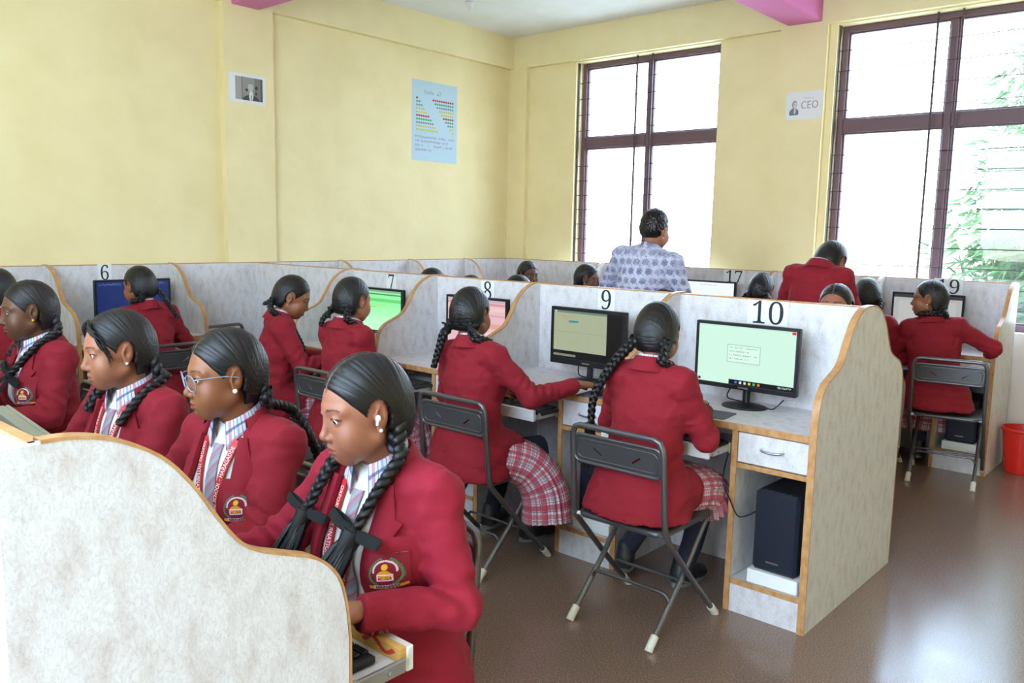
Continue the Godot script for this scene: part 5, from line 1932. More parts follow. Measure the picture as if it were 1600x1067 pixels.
		if o.has("wisps"):
			var wm := MB.new()
			var rng := RandomNumberGenerator.new()
			rng.seed = 8
			for i in int(o.wisps):
				var s := -1.0 if rng.randf() < 0.5 else 1.0
				var u := rng.randf()
				var a := hx * Vector3(s * 0.012 * u, 0.098 - 0.006 * u, 0.060 + 0.004 * u)
				var c := hx * Vector3(s * lerpf(0.022, 0.05, rng.randf()), rng.randf_range(0.062, 0.078), rng.randf_range(0.066, 0.073))
				var d := hx * Vector3(s * rng.randf_range(0.058, 0.068), rng.randf_range(0.018, 0.05), rng.randf_range(0.048, 0.060))
				var e := hx * Vector3(s * rng.randf_range(0.070, 0.078), rng.randf_range(-0.04, 0.01), rng.randf_range(0.03, 0.05))
				wm.tube(spline([a, c, d, e], 5), 0.0034, 5, true, false, 0.0007)
			part("fringe", wm, hm, hr)
	else:
		var mf := Field.new(Vector3(-0.1, -0.08, -0.12), Vector3(0.1, 0.14, 0.11), 0.005)
		mf.ell(Vector3(0, 0.036, -0.012), Vector3(0.081, 0.094, 0.094))
		mf.ell(Vector3(0, -0.01, -0.045), Vector3(0.068, 0.055, 0.055), 0.03)
		mf.each(Vector3(-0.1, -0.08, -0.12), Vector3(0.1, 0.14, 0.11), 0.06, func(p: Vector3, e: float) -> float:
			var zl := lerpf(-0.012, 0.075, clampf((p.y + 0.01) / 0.085, 0, 1))
			return maxf(e, maxf(p.z - zl, -0.055 - p.y)))
		mf.wrinkle(nzs, Vector3(60, 60, 60), 0.004)
		var mm := MB.new()
		mm.add_arrays(mf.nets().arrays(), hx)
		part("hair", mm, hm, t)
	# --- collars
	var tb := T
	if not man:
		part("shirt_collar", collar_strip(nb + T * Vector3(0, 0.004, 0), tb, Vector2(0.047, 0.047), [[0.0, -0.02], [0.001, 0.03], [0.007, 0.031], [0.021, -0.012]], 2.75 if op.size() > 0 else 2.4, 0.03, 0.03, Vector2(1.6, 0.35)), M.plaid_collar, t)
		part("blazer_collar", collar_strip(nb + T * Vector3(0, 0.0, 0), tb, Vector2(0.06, 0.058), [[0.0, -0.03], [-0.002, 0.026], [0.007, 0.028], [0.036, -0.026]], 2.05, 0.035, 0.0, Vector2(1, 1), 0.012), jm, jacket)
	else:
		part("shirt_collar", collar_strip(nb + T * Vector3(0, 0.01, 0), tb, Vector2(0.058, 0.058), [[0.0, -0.03], [0.001, 0.03], [0.006, 0.03]], 2.8, 0.03, 0.0, Vector2(1, 1)), jm, jacket)
	# --- open front: shirt, lapels, tie, lanyard, crest
	if op.size() > 0:
		var sf := torso.clone()
		for i in sf.d.size(): sf.d[i] += 0.011
		sf.each(lo, hi, 0.3, func(p: Vector3, e: float) -> float:
			var q := txi * p
			return maxf(maxf(e, -q.z - 0.01), maxf(0.02 - q.y, absf(q.x) - 0.13)))
		part("shirt", sf.nets(), M.shirt_white, t)
		var sfull := torso.clone()
		for i in sfull.d.size(): sfull.d[i] += 0.011
		for s in [-1.0, 1.0]:
			var a := []
			var c := []
			for i in 17:
				var u := i / 16.0
				var y := lerpf(0.445, 0.10, u) * k
				var v: float = lerpf(op[1], op[0], clampf((y - 0.08) / 0.38, 0.0, 1.2))
				var x: float = op[2] * (1.0 - y / 0.48) + s * (v - 0.004)
				a.append(Vector2(x, y))
				var wd := 0.0
				if u < 0.20: wd = lerpf(0.022, 0.042, u / 0.20)
				elif u < 0.25: wd = lerpf(0.042, 0.056, (u - 0.20) / 0.05)
				else: wd = lerpf(0.056, 0.004, pow((u - 0.25) / 0.75, 0.8))
				c.append(Vector2(x + s * wd, y + 0.012 * (1.0 if u > 0.22 and u < 0.4 else 0.0)))
			part("lapel", drape_strip(torso, tx, a if s < 0 else c, c if s < 0 else a, 0.008, 4, Vector2(1, 1), 0.004), jm, jacket)
		var tl := []; var tr := []
		for i in 15:
			var u := i / 14.0
			var y := lerpf(0.425, 0.12, u) * k
			var w := 0.014 if u < 0.08 else lerpf(0.011, 0.028, u)
			var x: float = op[2] * (1.0 - y / 0.48) + o.get("tie_shift", 0.0) * u
			tl.append(Vector2(x - w, y)); tr.append(Vector2(x + w, y))
		part("tie", drape_strip(sfull, tx, tl, tr, 0.006, 3, Vector2(0.5, 4.2), 0.003), M.tie, t)
		if o.get("emblem", false):
			var ea := []; var ec := []
			for i in 5:
				ea.append(Vector2(0.028, 0.235 - i * 0.011)); ec.append(Vector2(0.058, 0.235 - i * 0.011))
			part("shirt_emblem", drape_strip(sfull, tx, ea, ec, 0.003, 3), mat("emblem_beige", rgb8(216, 188, 142), 0.8), t)
		if o.has("lanyard"):
			var yb: float = o.lanyard
			var xb: float = o.get("lanyard_x", -0.02)
			var l := []
			for i in 13: l.append(Vector2(lerpf(-0.049, xb, i / 12.0), lerpf(0.435, yb, i / 12.0)))
			var dl := drape_line(sfull, tx, l, 0.009)
			var lan := part("lanyard", strip_mesh(dl[0], dl[1], 0.0165), M.lanyard, t)
			if fine: part("lanyard_lettering", text_along("OXFORD INTERNATIONAL SCHOOL - HARAGADDE", 0.0105, dl[0], dl[1], 0.015, 0.0006), M.lanyard_print, lan)
			l = []
			for i in 13: l.append(Vector2(lerpf(xb, 0.049, i / 12.0), lerpf(yb, 0.435, i / 12.0)))
			dl = drape_line(sfull, tx, l, 0.011)
			lan = part("lanyard", strip_mesh(dl[0], dl[1], 0.0165), M.lanyard, t)
			if fine: part("lanyard_lettering", text_along("OXFORD INTERNATIONAL SCHOOL - HARAGADDE", 0.0105, dl[0], dl[1], 0.02, 0.0006), M.lanyard_print, lan)
		if o.get("crest", true):
			var cx: float = o.get("crest_x", 0.092)
			var cy: float = o.get("crest_y", 0.29)
			var a := []; var c := []
			for i in 9:
				var y := cy + 0.062 - 0.125 * i / 8.0
				a.append(Vector2(cx - 0.046, y)); c.append(Vector2(cx + 0.046, y))
			part("breast_pocket", drape_strip(torso, tx, a, c, 0.0085, 5), jm, jacket)
			a = []; c = []
			for i in 9:
				var y := cy + 0.034 - 0.068 * i / 8.0
				a.append(Vector2(cx - 0.029, y)); c.append(Vector2(cx + 0.029, y))
			part("crest", drape_strip(torso, tx, a, c, 0.0135, 5), M.crest, jacket)
	# --- small jewellery and things worn
	for s in [-1.0, 1.0]:
		if man or not o.get("eyes", false): continue
		var em := MB.new()
		em.ball(hx * Vector3(s * 0.0785, -0.036, -0.001), Vector3.ONE * o.get("stud", 0.0042), Basis(), 8, 10)
		part("ear_stud", em, M[o.get("stud_mat", "pearl")], t)
	if o.get("earbud", false):
		var em := MB.new()
		em.ball(hx * Vector3(0.0805, -0.008, 0.0005), Vector3(0.0055, 0.008, 0.006), hb, 8, 10)
		em.tube([hx * Vector3(0.081, -0.012, 0.003), hx * Vector3(0.0805, -0.022, 0.006)], 0.003, 8)
		part("earbud", em, M.white_plastic, t)
	if o.get("glasses", false):
		var fr := MB.new()
		for s in [-1.0, 1.0]:
			var ring := []
			for q in rrect(0.050, 0.042, 0.018, 6): ring.append(hx * Vector3(s * 0.034 + q.x, -0.006 + q.y, 0.0985 - absf(s * 0.034 + q.x) * 0.16 + (q.y) * 0.12))
			fr.tube(ring, 0.0013, 7, false, true)
			fr.tube([hx * Vector3(s * 0.059, 0.006, 0.0895), hx * Vector3(s * 0.070, 0.008, 0.078), hx * Vector3(s * 0.077, 0.006, 0.02), hx * Vector3(s * 0.079, -0.002, -0.014)], 0.0015, 7)
		fr.tube([hx * Vector3(-0.0105, 0.004, 0.0975), hx * Vector3(0, 0.007, 0.0995), hx * Vector3(0.0105, 0.004, 0.0975)], 0.0017, 7)
		var gm := mat("clear_frame", rgb8(150, 160, 178), 0.2, 0.2)
		var go := part("glasses", fr, gm, t)
		for s in [-1.0, 1.0]:
			var ln := MB.new()
			var c0 := Vector3(s * 0.034, -0.006, 0.0985 - 0.034 * 0.16)
			var pr := []
			for q in rrect(0.049, 0.041, 0.0178, 6): pr.append(hx * Vector3(s * 0.034 + q.x, -0.006 + q.y, 0.0985 - absf(s * 0.034 + q.x) * 0.16 + q.y * 0.12))
			for i in pr.size(): ln.tri(hx * c0, pr[i], pr[(i + 1) % pr.size()])
			part("lens", ln, M.window_glass, go)
	# --- skirt, legs and shoes
	if o.has("skirt"):
		part("skirt", skirt_mesh(o.skirt, o.get("skirt_w", [0.17, 0.19, 0.19, 0.19, 0.2, 0.23]), o.get("pleats", 26)), M.plaid, t)
	var feet: Array = o.get("feet", [])
	for i in feet.size():
		var an: Vector3 = feet[i]
		var kn: Vector3 = o.get("knees", [Vector3(-0.1, 0.49, 0.36), Vector3(0.1, 0.49, 0.36)])[i]
		var lg := MB.new()
		lg.tube([Vector3(hip.x + (-0.085 if i == 0 else 0.085), hip.y - 0.02, hip.z), kn, kn.lerp(an, 0.06), kn.lerp(an, 0.3), kn.lerp(an, 0.6), an + Vector3(0, 0.06, 0)], 0.06, 12, true, false, 0.04)
		part("stocking" if not man else "trouser_leg", lg, M.stocking, t)
		shoe_parts(t, an, o.get("foot_yaw", [0.0, 0.0])[i])
	return t

func skirt_mesh(path: Array, widths: Array, pleats: int) -> MB:
	var b := MB.new()
	var line := spline(path, 5)
	var segs := 130
	var n := line.size()
	var len := 0.0
	var sd := Vector3.RIGHT
	for j in n:
		var u := float(j) / (n - 1)
		var wi := u * (widths.size() - 1)
		var w0: int = mini(int(wi), widths.size() - 2)
		var w := lerpf(widths[w0], widths[w0 + 1], wi - w0)
		var tg: Vector3 = (line[mini(j + 1, n - 1)] - line[maxi(j - 1, 0)]).normalized()
		sd = (sd - tg * sd.dot(tg)).normalized()
		if j > 0: len += (line[j] - line[j - 1]).length()
		var up := tg.cross(sd).normalized()
		var th := lerpf(0.085, 0.11, u)
		for i in segs + 1:
			var a := TAU * i / segs
			var pl := 1.0 + (0.008 + 0.05 * u * u) * sin(a * pleats)
			var ca := cos(a); var sa := sin(a)
			var e := 0.75
			var p: Vector3 = line[j] + sd * signf(ca) * pow(absf(ca), e) * w * pl + up * signf(sa) * pow(absf(sa), e) * th * pl
			b.vert(p, Vector3.UP, Vector2(float(i) / segs * 10.0, len * 10.5))
	b.grid(segs, n - 1, 0, true)
	b.smooth_from(0)
	return b

var only_first := false

func build_people() -> void:
	people_materials()
	head_mb = build_head()
	man_head_mb = head_mb
	hair_mb = build_hair()
	hand_mb = build_hand(0.55, 1.0)
	people_foreground()
	if only_first: return
	people_middle()
	people_far()
	build_chairs()

func people_foreground() -> void:
	person("girl in the foreground with two long braids over her chest, earbud and school crest", Vector3(-1.405, -0.012, -1.20), 0.0, {
		"fine": true, "jacket": "blazer_overexposed", "twist": 0.18, "lean": 0.09, "head_yaw": -0.26, "head_pitch": 0.20, "head_roll": 0.0, "eyes": true, "look": Vector3(0.0, -0.35, 1),
		"right_hand": Vector3(-0.22, 0.80, 0.36), "left_hand": Vector3(0.165, 0.762, 0.22), "left_pole": Vector3(0.35, -0.8, -0.3), "right_pole": Vector3(-0.5, -0.7, -0.2),
		"open": [0.066, 0.070, -0.04], "lanyard": 0.16, "lanyard_x": -0.06, "skin": "skin_one", "tone": rgb8(164, 104, 78), "earbud": true, "seed": 3, "crest_x": 0.098, "crest_y": 0.285,
		"braids": [{"side": -1.0, "r": 0.0185, "root": Vector3(-0.06, -0.04, -0.05), "root2": Vector3(-0.072, -0.085, -0.03), "pts": [Vector3(-0.082, 0.02, 0.035), Vector3(-0.098, -0.05, 0.095), Vector3(-0.115, -0.115, 0.125)], "tail": 0.17, "bow": 0.062, "out": Vector3(0, 0.2, 1)},
			{"side": 1.0, "r": 0.021, "root": Vector3(0.06, -0.04, -0.05), "root2": Vector3(0.073, -0.085, -0.028), "pts": [Vector3(0.078, 0.02, 0.04), Vector3(0.064, -0.05, 0.105), Vector3(0.04, -0.125, 0.145)], "tail": 0.16, "bow": 0.072, "out": Vector3(0, 0.2, 1)}]})
	if only_first: return
	person("girl wearing clear glasses and a pearl stud, second from the camera in the foreground row", Vector3(-1.98, -0.012, -1.19), 0.0, {
		"fine": true, "twist": 0.28, "lean": 0.10, "head_yaw": -0.22, "head_pitch": 0.10, "eyes": true, "look": Vector3(0.0, -0.2, 1), "glasses": true, "stud": 0.0062,
		"right_hand": Vector3(-0.24, 0.78, 0.34), "left_hand": Vector3(0.10, 0.75, 0.30), "emblem": true, "open": [0.064, 0.088, -0.01], "lanyard": 0.1, "skin": "skin_two", "tone": rgb8(146, 90, 58), "seed": 5,
		"braids": [{"side": 1.0, "r": 0.018, "pts": [Vector3(0.08, 0.0, -0.11), Vector3(0.12, -0.12, -0.16), Vector3(0.15, -0.28, -0.18)], "loop": true}, {"side": -1.0, "r": 0.018, "pts": [Vector3(-0.08, 0.0, -0.11), Vector3(-0.12, -0.12, -0.16), Vector3(-0.13, -0.26, -0.17)], "loop": true}]})
	person("girl with a loose fringe and open collar, third in the foreground row", Vector3(-2.51, 0, -1.15), 0.0, {
		"fine": true, "twist": 0.22, "lean": 0.10, "head_yaw": -0.14, "head_pitch": 0.14, "eyes": true, "look": Vector3(-0.1, -0.1, 1), "hair": "hair_brown", "parting": false, "wisps": 26,
		"right_hand": Vector3(-0.25, 0.80, 0.36), "left_hand": Vector3(0.12, 0.75, 0.30), "emblem": true, "open": [0.066, 0.085, -0.01], "lanyard": 0.1, "skin": "skin_three", "tone": rgb8(168, 108, 78), "seed": 7,
		"braids": [{"side": 1.0, "r": 0.021, "pts": [Vector3(0.085, 0.03, -0.04), Vector3(0.092, 0.0, 0.03), Vector3(0.085, -0.05, 0.085), Vector3(0.075, -0.09, 0.115)]}, {"side": -1.0, "r": 0.021, "pts": [Vector3(-0.085, 0.03, -0.02), Vector3(-0.092, -0.02, 0.06), Vector3(-0.088, -0.07, 0.10)]}]})
	person("girl with a gold earring at the left frame edge, fourth in the foreground row", Vector3(-3.62, 0.02, -1.28), 0.0, {
		"fine": true, "twist": 0.1, "lean": 0.10, "head_yaw": -0.15, "head_pitch": 0.1, "eyes": true, "hair": "hair_brown", "parting": false, "stud_mat": "gold", "stud": 0.007,
		"right_hand": Vector3(-0.2, 0.76, 0.33), "left_hand": Vector3(0.12, 0.74, 0.30), "open": [0.065, 0.03, -0.01], "skin": "skin_four", "tone": rgb8(104, 66, 46), "seed": 9,
		"braids": [{"side": 1.0, "r": 0.021, "pts": [Vector3(0.085, 0.03, -0.02), Vector3(0.085, -0.02, 0.06), Vector3(0.06, -0.08, 0.11), Vector3(0.03, -0.13, 0.14)], "bow": 0.07}, {"side": -1.0, "r": 0.021, "pts": [Vector3(-0.085, 0.03, 0.0), Vector3(-0.09, -0.07, 0.09)]}]})

func people_middle() -> void:
	var lap := [Vector3(0, 0.50, -0.06), Vector3(0, 0.505, 0.12), Vector3(0, 0.49, 0.28), Vector3(0, 0.43, 0.38), Vector3(0, 0.30, 0.41), Vector3(0, 0.22, 0.41)]
	person("girl before the pale green screen, seen from behind, long braid down her left side", Vector3(-1.67, 0, -2.66), PI, {
		"mid": true, "lean": 0.12, "roll": 0.0, "head_yaw": 0.22, "head_pitch": 0.2, "right_hand": Vector3(-0.07, 0.80, 0.32), "right_pole": Vector3(-0.6, -0.8, -0.4), "left_hand": Vector3(0.16, 0.74, 0.33),
		"hem": 0.452, "hem_width": 0.235, "skin": "skin_five", "tone": rgb8(150, 96, 66), "seed": 11, "skirt": [Vector3(0, 0.50, -0.06), Vector3(-0.01, 0.505, 0.12), Vector3(-0.02, 0.49, 0.26), Vector3(-0.02, 0.46, 0.34), Vector3(-0.02, 0.40, 0.38)], "skirt_w": [0.16, 0.165, 0.165, 0.165, 0.165], "feet": [Vector3(0.0, 0.05, 0.36), Vector3(0.27, 0.05, 0.33)], "knees": [Vector3(-0.09, 0.47, 0.36), Vector3(0.13, 0.47, 0.36)], "foot_yaw": [-0.1, 0.5],
		"braids": [{"side": 1.0, "r": 0.021, "root": Vector3(0.062, -0.035, -0.075), "root2": Vector3(0.085, -0.07, -0.085), "pts": [Vector3(0.125, -0.02, -0.09), Vector3(0.17, -0.13, -0.13), Vector3(0.175, -0.24, -0.14)], "tail": 0.19}, {"side": -1.0, "r": 0.02, "root": Vector3(-0.05, -0.03, -0.085), "pts": [Vector3(-0.072, 0.02, -0.055), Vector3(-0.085, -0.01, 0.02), Vector3(-0.08, -0.07, 0.1)], "loop": true}]})
	person("girl before the olive page monitor, seen from behind, right arm stretched to the mouse", Vector3(-2.54, 0, -2.62), PI, {
		"mid": true, "lean": 0.07, "roll": 0.05, "head_shift": Vector3(0.035, 0, 0), "head_yaw": 0.2, "head_pitch": 0.08, "right_hand": Vector3(-0.32, 0.815, 0.33), "right_pole": Vector3(-0.4, -0.8, -0.2), "left_hand": Vector3(0.16, 0.73, 0.30),
		"hem": 0.425, "hem_width": 0.225, "skin": "skin_five", "tone": rgb8(150, 96, 66), "seed": 13,
		"skirt": [Vector3(0.0, 0.50, -0.02), Vector3(-0.05, 0.50, 0.08), Vector3(-0.15, 0.45, 0.2), Vector3(-0.22, 0.34, 0.25), Vector3(-0.25, 0.2, 0.245)], "skirt_w": [0.17, 0.17, 0.15, 0.14, 0.16], "feet": [Vector3(-0.08, 0.05, 0.34), Vector3(0.18, 0.05, 0.34)], "foot_yaw": [-0.2, 0.2],
		"braids": [{"side": 1.0, "r": 0.021, "root": Vector3(0.066, -0.045, -0.065), "root2": Vector3(0.082, -0.085, -0.07), "pts": [Vector3(0.092, 0.03, -0.085), Vector3(0.10, -0.04, -0.105), Vector3(0.112, -0.12, -0.125)], "loop": true}, {"side": -1.0, "r": 0.021, "root": Vector3(-0.045, -0.04, -0.082), "root2": Vector3(-0.058, -0.09, -0.08), "pts": [Vector3(-0.075, 0.022, -0.05), Vector3(-0.092, -0.0, 0.02), Vector3(-0.09, -0.06, 0.09)], "loop": true}]})
	person("girl seen from behind before the green screen, hair parted, two short braids", Vector3(-3.47, 0, -2.62), PI, {
		"mid": true, "lean": 0.08, "head_yaw": 0.05, "head_pitch": 0.12, "right_hand": Vector3(-0.06, 0.75, 0.31), "right_pole": Vector3(-0.2, -1, -0.4), "left_hand": Vector3(0.16, 0.74, 0.32), "hem": 0.425, "skin": "skin_three", "seed": 15, "skirt": lap, "feet": [Vector3(-0.1, 0.05, 0.36), Vector3(0.1, 0.05, 0.36)], "back_part": true,
		"braids": [{"side": 1.0, "r": 0.018, "root2": Vector3(0.082, -0.07, -0.075), "pts": [Vector3(0.095, 0.02, -0.075), Vector3(0.10, -0.02, -0.09)], "loop": true}, {"side": -1.0, "r": 0.019, "pts": [Vector3(-0.075, 0.025, -0.055), Vector3(-0.09, -0.02, 0.03), Vector3(-0.085, -0.06, 0.09)], "loop": true}]})
	person("girl at station 7 looking down to her right, long braid over her right shoulder", Vector3(-4.06, 0, -2.57), PI - 0.42, {
		"mid": true, "lean": 0.14, "head_yaw": -0.30, "head_pitch": 0.42, "right_hand": Vector3(-0.12, 0.78, 0.34), "left_hand": Vector3(0.16, 0.74, 0.32), "hem": 0.43, "skin": "skin_two", "seed": 17, "skirt": lap, "feet": [Vector3(-0.1, 0.05, 0.36), Vector3(0.1, 0.05, 0.36)],
		"braids": [{"side": 1.0, "r": 0.018, "root": Vector3(0.07, -0.01, -0.075), "root2": Vector3(0.088, -0.04, -0.08), "pts": [Vector3(0.10, 0.05, -0.075)], "loop": true}, {"side": -1.0, "r": 0.018, "pts": [Vector3(-0.075, 0.025, -0.05), Vector3(-0.10, -0.04, 0.03), Vector3(-0.12, -0.14, 0.09), Vector3(-0.13, -0.24, 0.12)], "loop": true}]})
	person("girl at station 6 seen from behind, braids at both sides, before the blue screen", Vector3(-4.96, 0, -2.33), -PI / 2, {
		"mid": true, "lean": 0.10, "roll": 0.05, "head_yaw": 0.25, "head_pitch": 0.16, "right_hand": Vector3(-0.2, 0.78, 0.30), "left_hand": Vector3(0.16, 0.76, 0.30), "hem": 0.43, "skin": "skin_two", "seed": 19, "skirt": lap, "feet": [Vector3(-0.1, 0.05, 0.33), Vector3(0.1, 0.05, 0.33)],
		"braids": [{"side": 1.0, "r": 0.02, "pts": [Vector3(0.075, 0.035, -0.05), Vector3(0.085, 0.02, -0.0)], "loop": true}, {"side": -1.0, "r": 0.017, "root2": Vector3(-0.075, -0.06, -0.09), "pts": [Vector3(-0.10, 0.0, -0.10), Vector3(-0.14, -0.08, -0.125)]}]})
	person("girl before the pale screen, cut by the left frame edge", Vector3(-4.92, 0, -1.52), -PI / 2, {
		"lean": 0.1, "head_pitch": 0.15, "hem": 0.43, "skin": "skin_four", "seed": 21, "skirt": lap, "right_hand": Vector3(-0.18, 0.77, 0.30), "left_hand": Vector3(0.16, 0.76, 0.30), "feet": [Vector3(-0.1, 0.05, 0.33), Vector3(0.1, 0.05, 0.33)],
		"braids": [{"side": 1.0, "pts": [Vector3(0.075, 0.035, -0.05), Vector3(0.085, 0.02, -0.0)]}, {"side": -1.0, "pts": [Vector3(-0.10, 0.0, -0.10), Vector3(-0.14, -0.08, -0.125)]}]})

func people_far() -> void:
	var lap := [Vector3(0, 0.50, -0.06), Vector3(0, 0.505, 0.12), Vector3(0, 0.49, 0.28), Vector3(0, 0.43, 0.38), Vector3(0, 0.30, 0.41), Vector3(0, 0.22, 0.41)]
	var feet := [Vector3(-0.1, 0.05, 0.36), Vector3(0.1, 0.05, 0.36)]
	var short := [{"side": 1.0, "pts": [Vector3(0.075, 0.03, -0.05), Vector3(0.088, -0.02, 0.02)]}, {"side": -1.0, "pts": [Vector3(-0.075, 0.03, -0.05), Vector3(-0.088, -0.02, 0.02)]}]
	person("girl in profile at station 19, leaning on the end of the window row", Vector3(-1.42, 0, -5.66), PI + 0.16, {
		"mid": true, "lean": 0.08, "roll": 0.10, "head_yaw": 1.56, "head_pitch": 0.03, "eyes": true, "right_hand": Vector3(-0.27, 0.76, 0.30), "right_pole": Vector3(-1, -0.45, 0.0), "left_hand": Vector3(0.22, 0.75, 0.30), "hem": 0.455, "hem_width": 0.235, "skin": "skin_two", "seed": 23, "skirt": lap, "feet": feet,
		"braids": [{"side": 1.0, "r": 0.02, "root": Vector3(0.06, -0.05, -0.07), "pts": [Vector3(0.05, 0.03, -0.07), Vector3(0.09, 0.02, -0.02)]}, {"side": -1.0, "pts": [Vector3(-0.075, 0.03, -0.05), Vector3(-0.088, -0.02, 0.02)]}]})
	person("girl bent forward beside the girl in profile, dark braid down her back", Vector3(-1.86, 0, -5.58), PI, {
		"lean": 0.16, "head_yaw": 0.35, "head_pitch": 0.2, "head_roll": 0.1, "hem": 0.43, "skin": "skin_four", "seed": 25, "skirt": lap, "feet": feet, "braids": [{"side": 1.0, "pts": [Vector3(0.075, 0.03, -0.05), Vector3(0.088, -0.02, 0.02)]}, {"side": -1.0, "root2": Vector3(-0.075, -0.06, -0.09), "pts": [Vector3(-0.10, 0.0, -0.10), Vector3(-0.13, -0.10, -0.125)]}]})
	person("girl with parted hair seen from behind at station 17", Vector3(-2.55, 0, -5.45), PI, {
		"lean": 0.10, "head_pitch": 0.14, "hem": 0.43, "skin": "skin_two", "seed": 27, "back_part": true, "skirt": lap, "feet": feet, "braids": [{"side": 1.0, "r": 0.022, "root2": Vector3(0.08, -0.06, -0.08), "pts": [Vector3(0.095, 0.0, -0.09), Vector3(0.10, -0.10, -0.11)]}, {"side": -1.0, "r": 0.022, "root2": Vector3(-0.08, -0.06, -0.08), "pts": [Vector3(-0.095, 0.0, -0.09), Vector3(-0.10, -0.10, -0.11)]}]})
	person("standing girl in a maroon blazer bending forward below the right window", Vector3(-1.90, 0, -4.72), PI - 0.1, {
		"mid": true, "standing": true, "hip": Vector3(0, 0.875, 0), "lean": 0.30, "head_yaw": -0.1, "head_pitch": 0.75, "head_shift": Vector3(0, -0.05, 0.02), "right_hand": Vector3(-0.22, 0.80, 0.30), "left_hand": Vector3(0.30, 0.80, 0.28), "left_pole": Vector3(1, -0.4, -0.3), "right_pole": Vector3(-0.8, -0.6, -0.3), "hem": 0.60, "hem_width": 0.19, "shoulder": 0.15, "skin": "skin_two", "seed": 29,
		"skirt": [Vector3(0, 0.86, 0), Vector3(0, 0.7, 0), Vector3(0, 0.5, 0), Vector3(0, 0.42, 0)], "skirt_w": [0.14, 0.18, 0.22, 0.24], "feet": [Vector3(-0.1, 0.05, 0), Vector3(0.1, 0.05, 0)], "knees": [Vector3(-0.1, 0.45, 0.02), Vector3(0.1, 0.45, 0.02)], "braids": []})
	person("man in a blue printed shirt standing with his back to us", Vector3(-2.99, 0, -4.62), PI + 0.15, {
		"mid": true, "man": true, "standing": true, "hip": Vector3(0, 0.88, 0), "size": 1.1, "head_size": 1.06, "fat": 1.12, "shoulder": 0.165, "lean": 0.12, "roll": -0.10, "head_yaw": -0.30, "head_pitch": 0.10, "right_hand": Vector3(-0.26, 0.86, 0.22), "left_hand": Vector3(0.38, 0.95, 0.30), "left_pole": Vector3(1, -0.3, -0.3), "right_pole": Vector3(-0.8, -0.5, -0.5), "hem": 0.78, "hem_width": 0.17, "jacket": "printed_cotton", "skin": "skin_three", "seed": 31,
		"feet": [Vector3(-0.1, 0.05, 0), Vector3(0.1, 0.05, 0)], "knees": [Vector3(-0.1, 0.47, 0.02), Vector3(0.1, 0.47, 0.02)]})
	person("girl turned to the right with her face just over the partition below the left window", Vector3(-4.68, 0, -5.45), PI - 1.1, {
		"lean": 0.05, "head_yaw": -0.75, "head_pitch": 0.1, "eyes": true, "hem": 0.43, "skin": "skin_four", "seed": 33, "skirt": lap, "feet": feet, "braids": short})
	person("girl in right profile beside the man in the printed shirt", Vector3(-4.05, 0, -5.42), PI - 0.9, {
		"lean": 0.06, "head_yaw": -0.3, "head_pitch": 0.1, "eyes": true, "hem": 0.43, "skin": "skin_four", "seed": 35, "skirt": lap, "feet": feet, "braids": short})
	person("girl whose forehead and eyes show over the partition right of number card 10", Vector3(-1.57, 0, -4.30), 0.0, {
		"lean": 0.04, "hip": Vector3(0, 0.55, 0), "head_yaw": 0.1, "head_pitch": -0.06, "eyes": true, "hem": 0.43, "skin": "skin_one", "seed": 37, "skirt": lap, "feet": feet, "left_hand": Vector3(0.17, 0.76, 0.30), "left_pole": Vector3(0.7, -0.6, -0.2), "braids": short})
	# only the crowns of these heads show over the middle partition
	var q := person("girl with braids looped up, only her hair showing above the bright green screen", Vector3(-4.18, 0, -4.02), 0.0, {
		"lean": 0.14, "head_pitch": 0.3, "hem": 0.43, "skin": "skin_four", "seed": 39, "skirt": lap, "feet": feet, "braids": [{"side": 1.0, "r": 0.022, "root": Vector3(0.07, 0.0, -0.06), "root2": Vector3(0.095, 0.02, -0.07), "pts": [Vector3(0.11, 0.10, -0.03)]}, {"side": -1.0, "r": 0.022, "root": Vector3(-0.07, 0.0, -0.06), "root2": Vector3(-0.095, 0.02, -0.07), "pts": [Vector3(-0.11, 0.10, -0.03)]}]})
	for e in [["girl bent low, only a sliver of hair showing above the pinkish screen", Vector3(-4.02, 0, -4.22), 0.1, 0.963], ["girl in front of the turned face, only her smooth crown showing", Vector3(-3.55, 0, -4.20), -0.1, 0.984], ["girl bent low before the man, only a sliver of hair showing", Vector3(-2.52, 0, -4.30), 0.0, 0.96]]:
		copy_of(q, "person", e[0], e[1], e[2]).scale = Vector3.ONE * float(e[3])

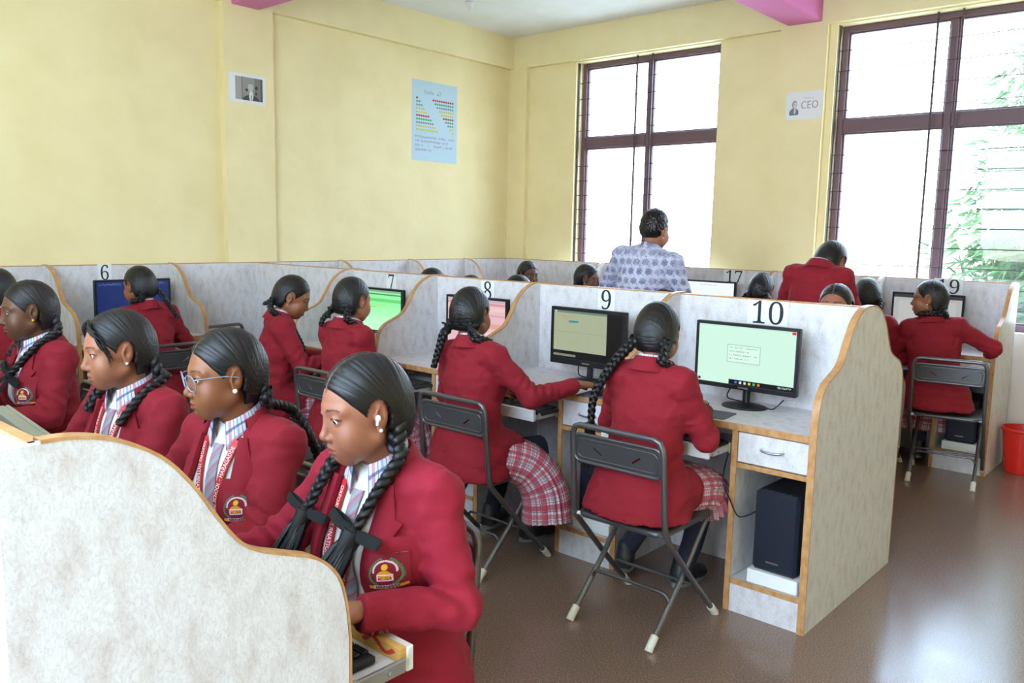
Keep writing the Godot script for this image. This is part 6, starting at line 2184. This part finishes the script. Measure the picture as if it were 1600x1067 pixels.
func build_chairs() -> void:
	chair("grey steel folding chair in the foreground of the middle row, slotted backrest to the camera", Vector3(-1.672, 0, -2.70), PI, "grey folding chairs")
	chair("grey steel folding chair of the girl with the outstretched arm, partly behind the foreground girl", Vector3(-2.53, 0, -2.70), PI, "grey folding chairs")
	chair("grey folding chair of the girl before the green screen", Vector3(-3.45, 0, -2.67), PI, "grey folding chairs")
	chair("grey folding chair under the girl at station 7", Vector3(-4.05, 0, -2.62), PI - 0.42, "grey folding chairs")
	chair("empty grey folding chair in the corner of the two partitions", Vector3(-5.28, 0, -3.12), PI / 2 + 0.2, "grey folding chairs")
	chair("grey folding chair of the girl at station 6", Vector3(-4.99, 0, -2.36), -PI / 2, "grey folding chairs")
	chair("grey folding chair at the left frame edge before the pale screen", Vector3(-4.95, 0, -1.52), -PI / 2, "grey folding chairs")
	chair("bright steel folding chair of the foreground girl with braids", Vector3(-1.53, 0, -1.19), 0.0, "grey folding chairs")
	chair("steel folding chair of the girl in glasses", Vector3(-2.12, 0, -1.22), 0.0, "grey folding chairs")
	chair("steel folding chair of the girl with the fringe", Vector3(-2.72, 0, -1.20), 0.0, "grey folding chairs")
	chair("steel folding chair of the girl with the gold earring", Vector3(-3.75, 0, -1.30), 0.0, "grey folding chairs")
	chair("dark folding chair of the girl in profile, its whole back towards us", Vector3(-1.335, 0, -5.685), PI + 0.16, "grey folding chairs")
	chair("folding chair beside the one of the girl in profile, mostly hidden", Vector3(-1.86, 0, -5.66), PI, "grey folding chairs")
	chair("folding chair of the girl at station 17, hidden below the partition", Vector3(-2.55, 0, -5.52), PI, "grey folding chairs")
	chair("folding chair peeking out right of the grey double end panel", Vector3(-1.50, 0, -4.37), 0.0, "grey folding chairs")
	for e in [[Vector3(-4.68, 0, -5.50), PI - 1.1, "below the left window, nearest the corner"], [Vector3(-4.05, 0, -5.47), PI - 0.9, "of the girl in right profile"], [Vector3(-4.18, 0, -4.10), 0.0, "behind the bright green screen"], [Vector3(-3.55, 0, -4.26), 0.0, "behind the pinkish screen"], [Vector3(-2.52, 0, -4.36), 0.0, "behind the thick olive page monitor"]]:
		chair("folding chair hidden " + e[2], e[0], e[1], "grey folding chairs")

func _ready() -> void:
	# camera
	var cam := Camera3D.new()
	cam.name = "camera"
	cam.fov = 44.522
	cam.near = 0.05
	cam.far = 200.0
	cam.transform = Transform3D(Basis(Vector3(0.74864827, 0.02037486, -0.66265424), Vector3(-0.1023696, 0.99109267, -0.08518085), Vector3(0.65501621, 0.13160615, 0.74406558)), Vector3(0, 1.5, 0))
	add_child(cam)
	# overcast white sky and exposure
	var env := Environment.new()
	var sm := ProceduralSkyMaterial.new()
	sm.sky_top_color = Color(0.76, 0.88, 1.0)
	sm.sky_horizon_color = Color(0.885, 0.95, 1.0)
	sm.ground_horizon_color = Color(0.75, 0.76, 0.74)
	sm.ground_bottom_color = Color(0.55, 0.55, 0.5)
	sm.sky_energy_multiplier = 1.0
	var sky := Sky.new()
	sky.sky_material = sm
	env.sky = sky
	env.background_mode = Environment.BG_SKY
	env.background_energy_multiplier = 6.0
	env.tonemap_mode = Environment.TONE_MAPPER_LINEAR
	env.tonemap_exposure = 2.45
	env.sdfgi_enabled = true
	env.ssao_enabled = true
	env.ssil_enabled = true
	var we := WorldEnvironment.new()
	we.name = "world"
	we.environment = env
	add_child(we)
	build_materials()
	build_room()
	build_outdoors()
	build_furniture()
	build_people()
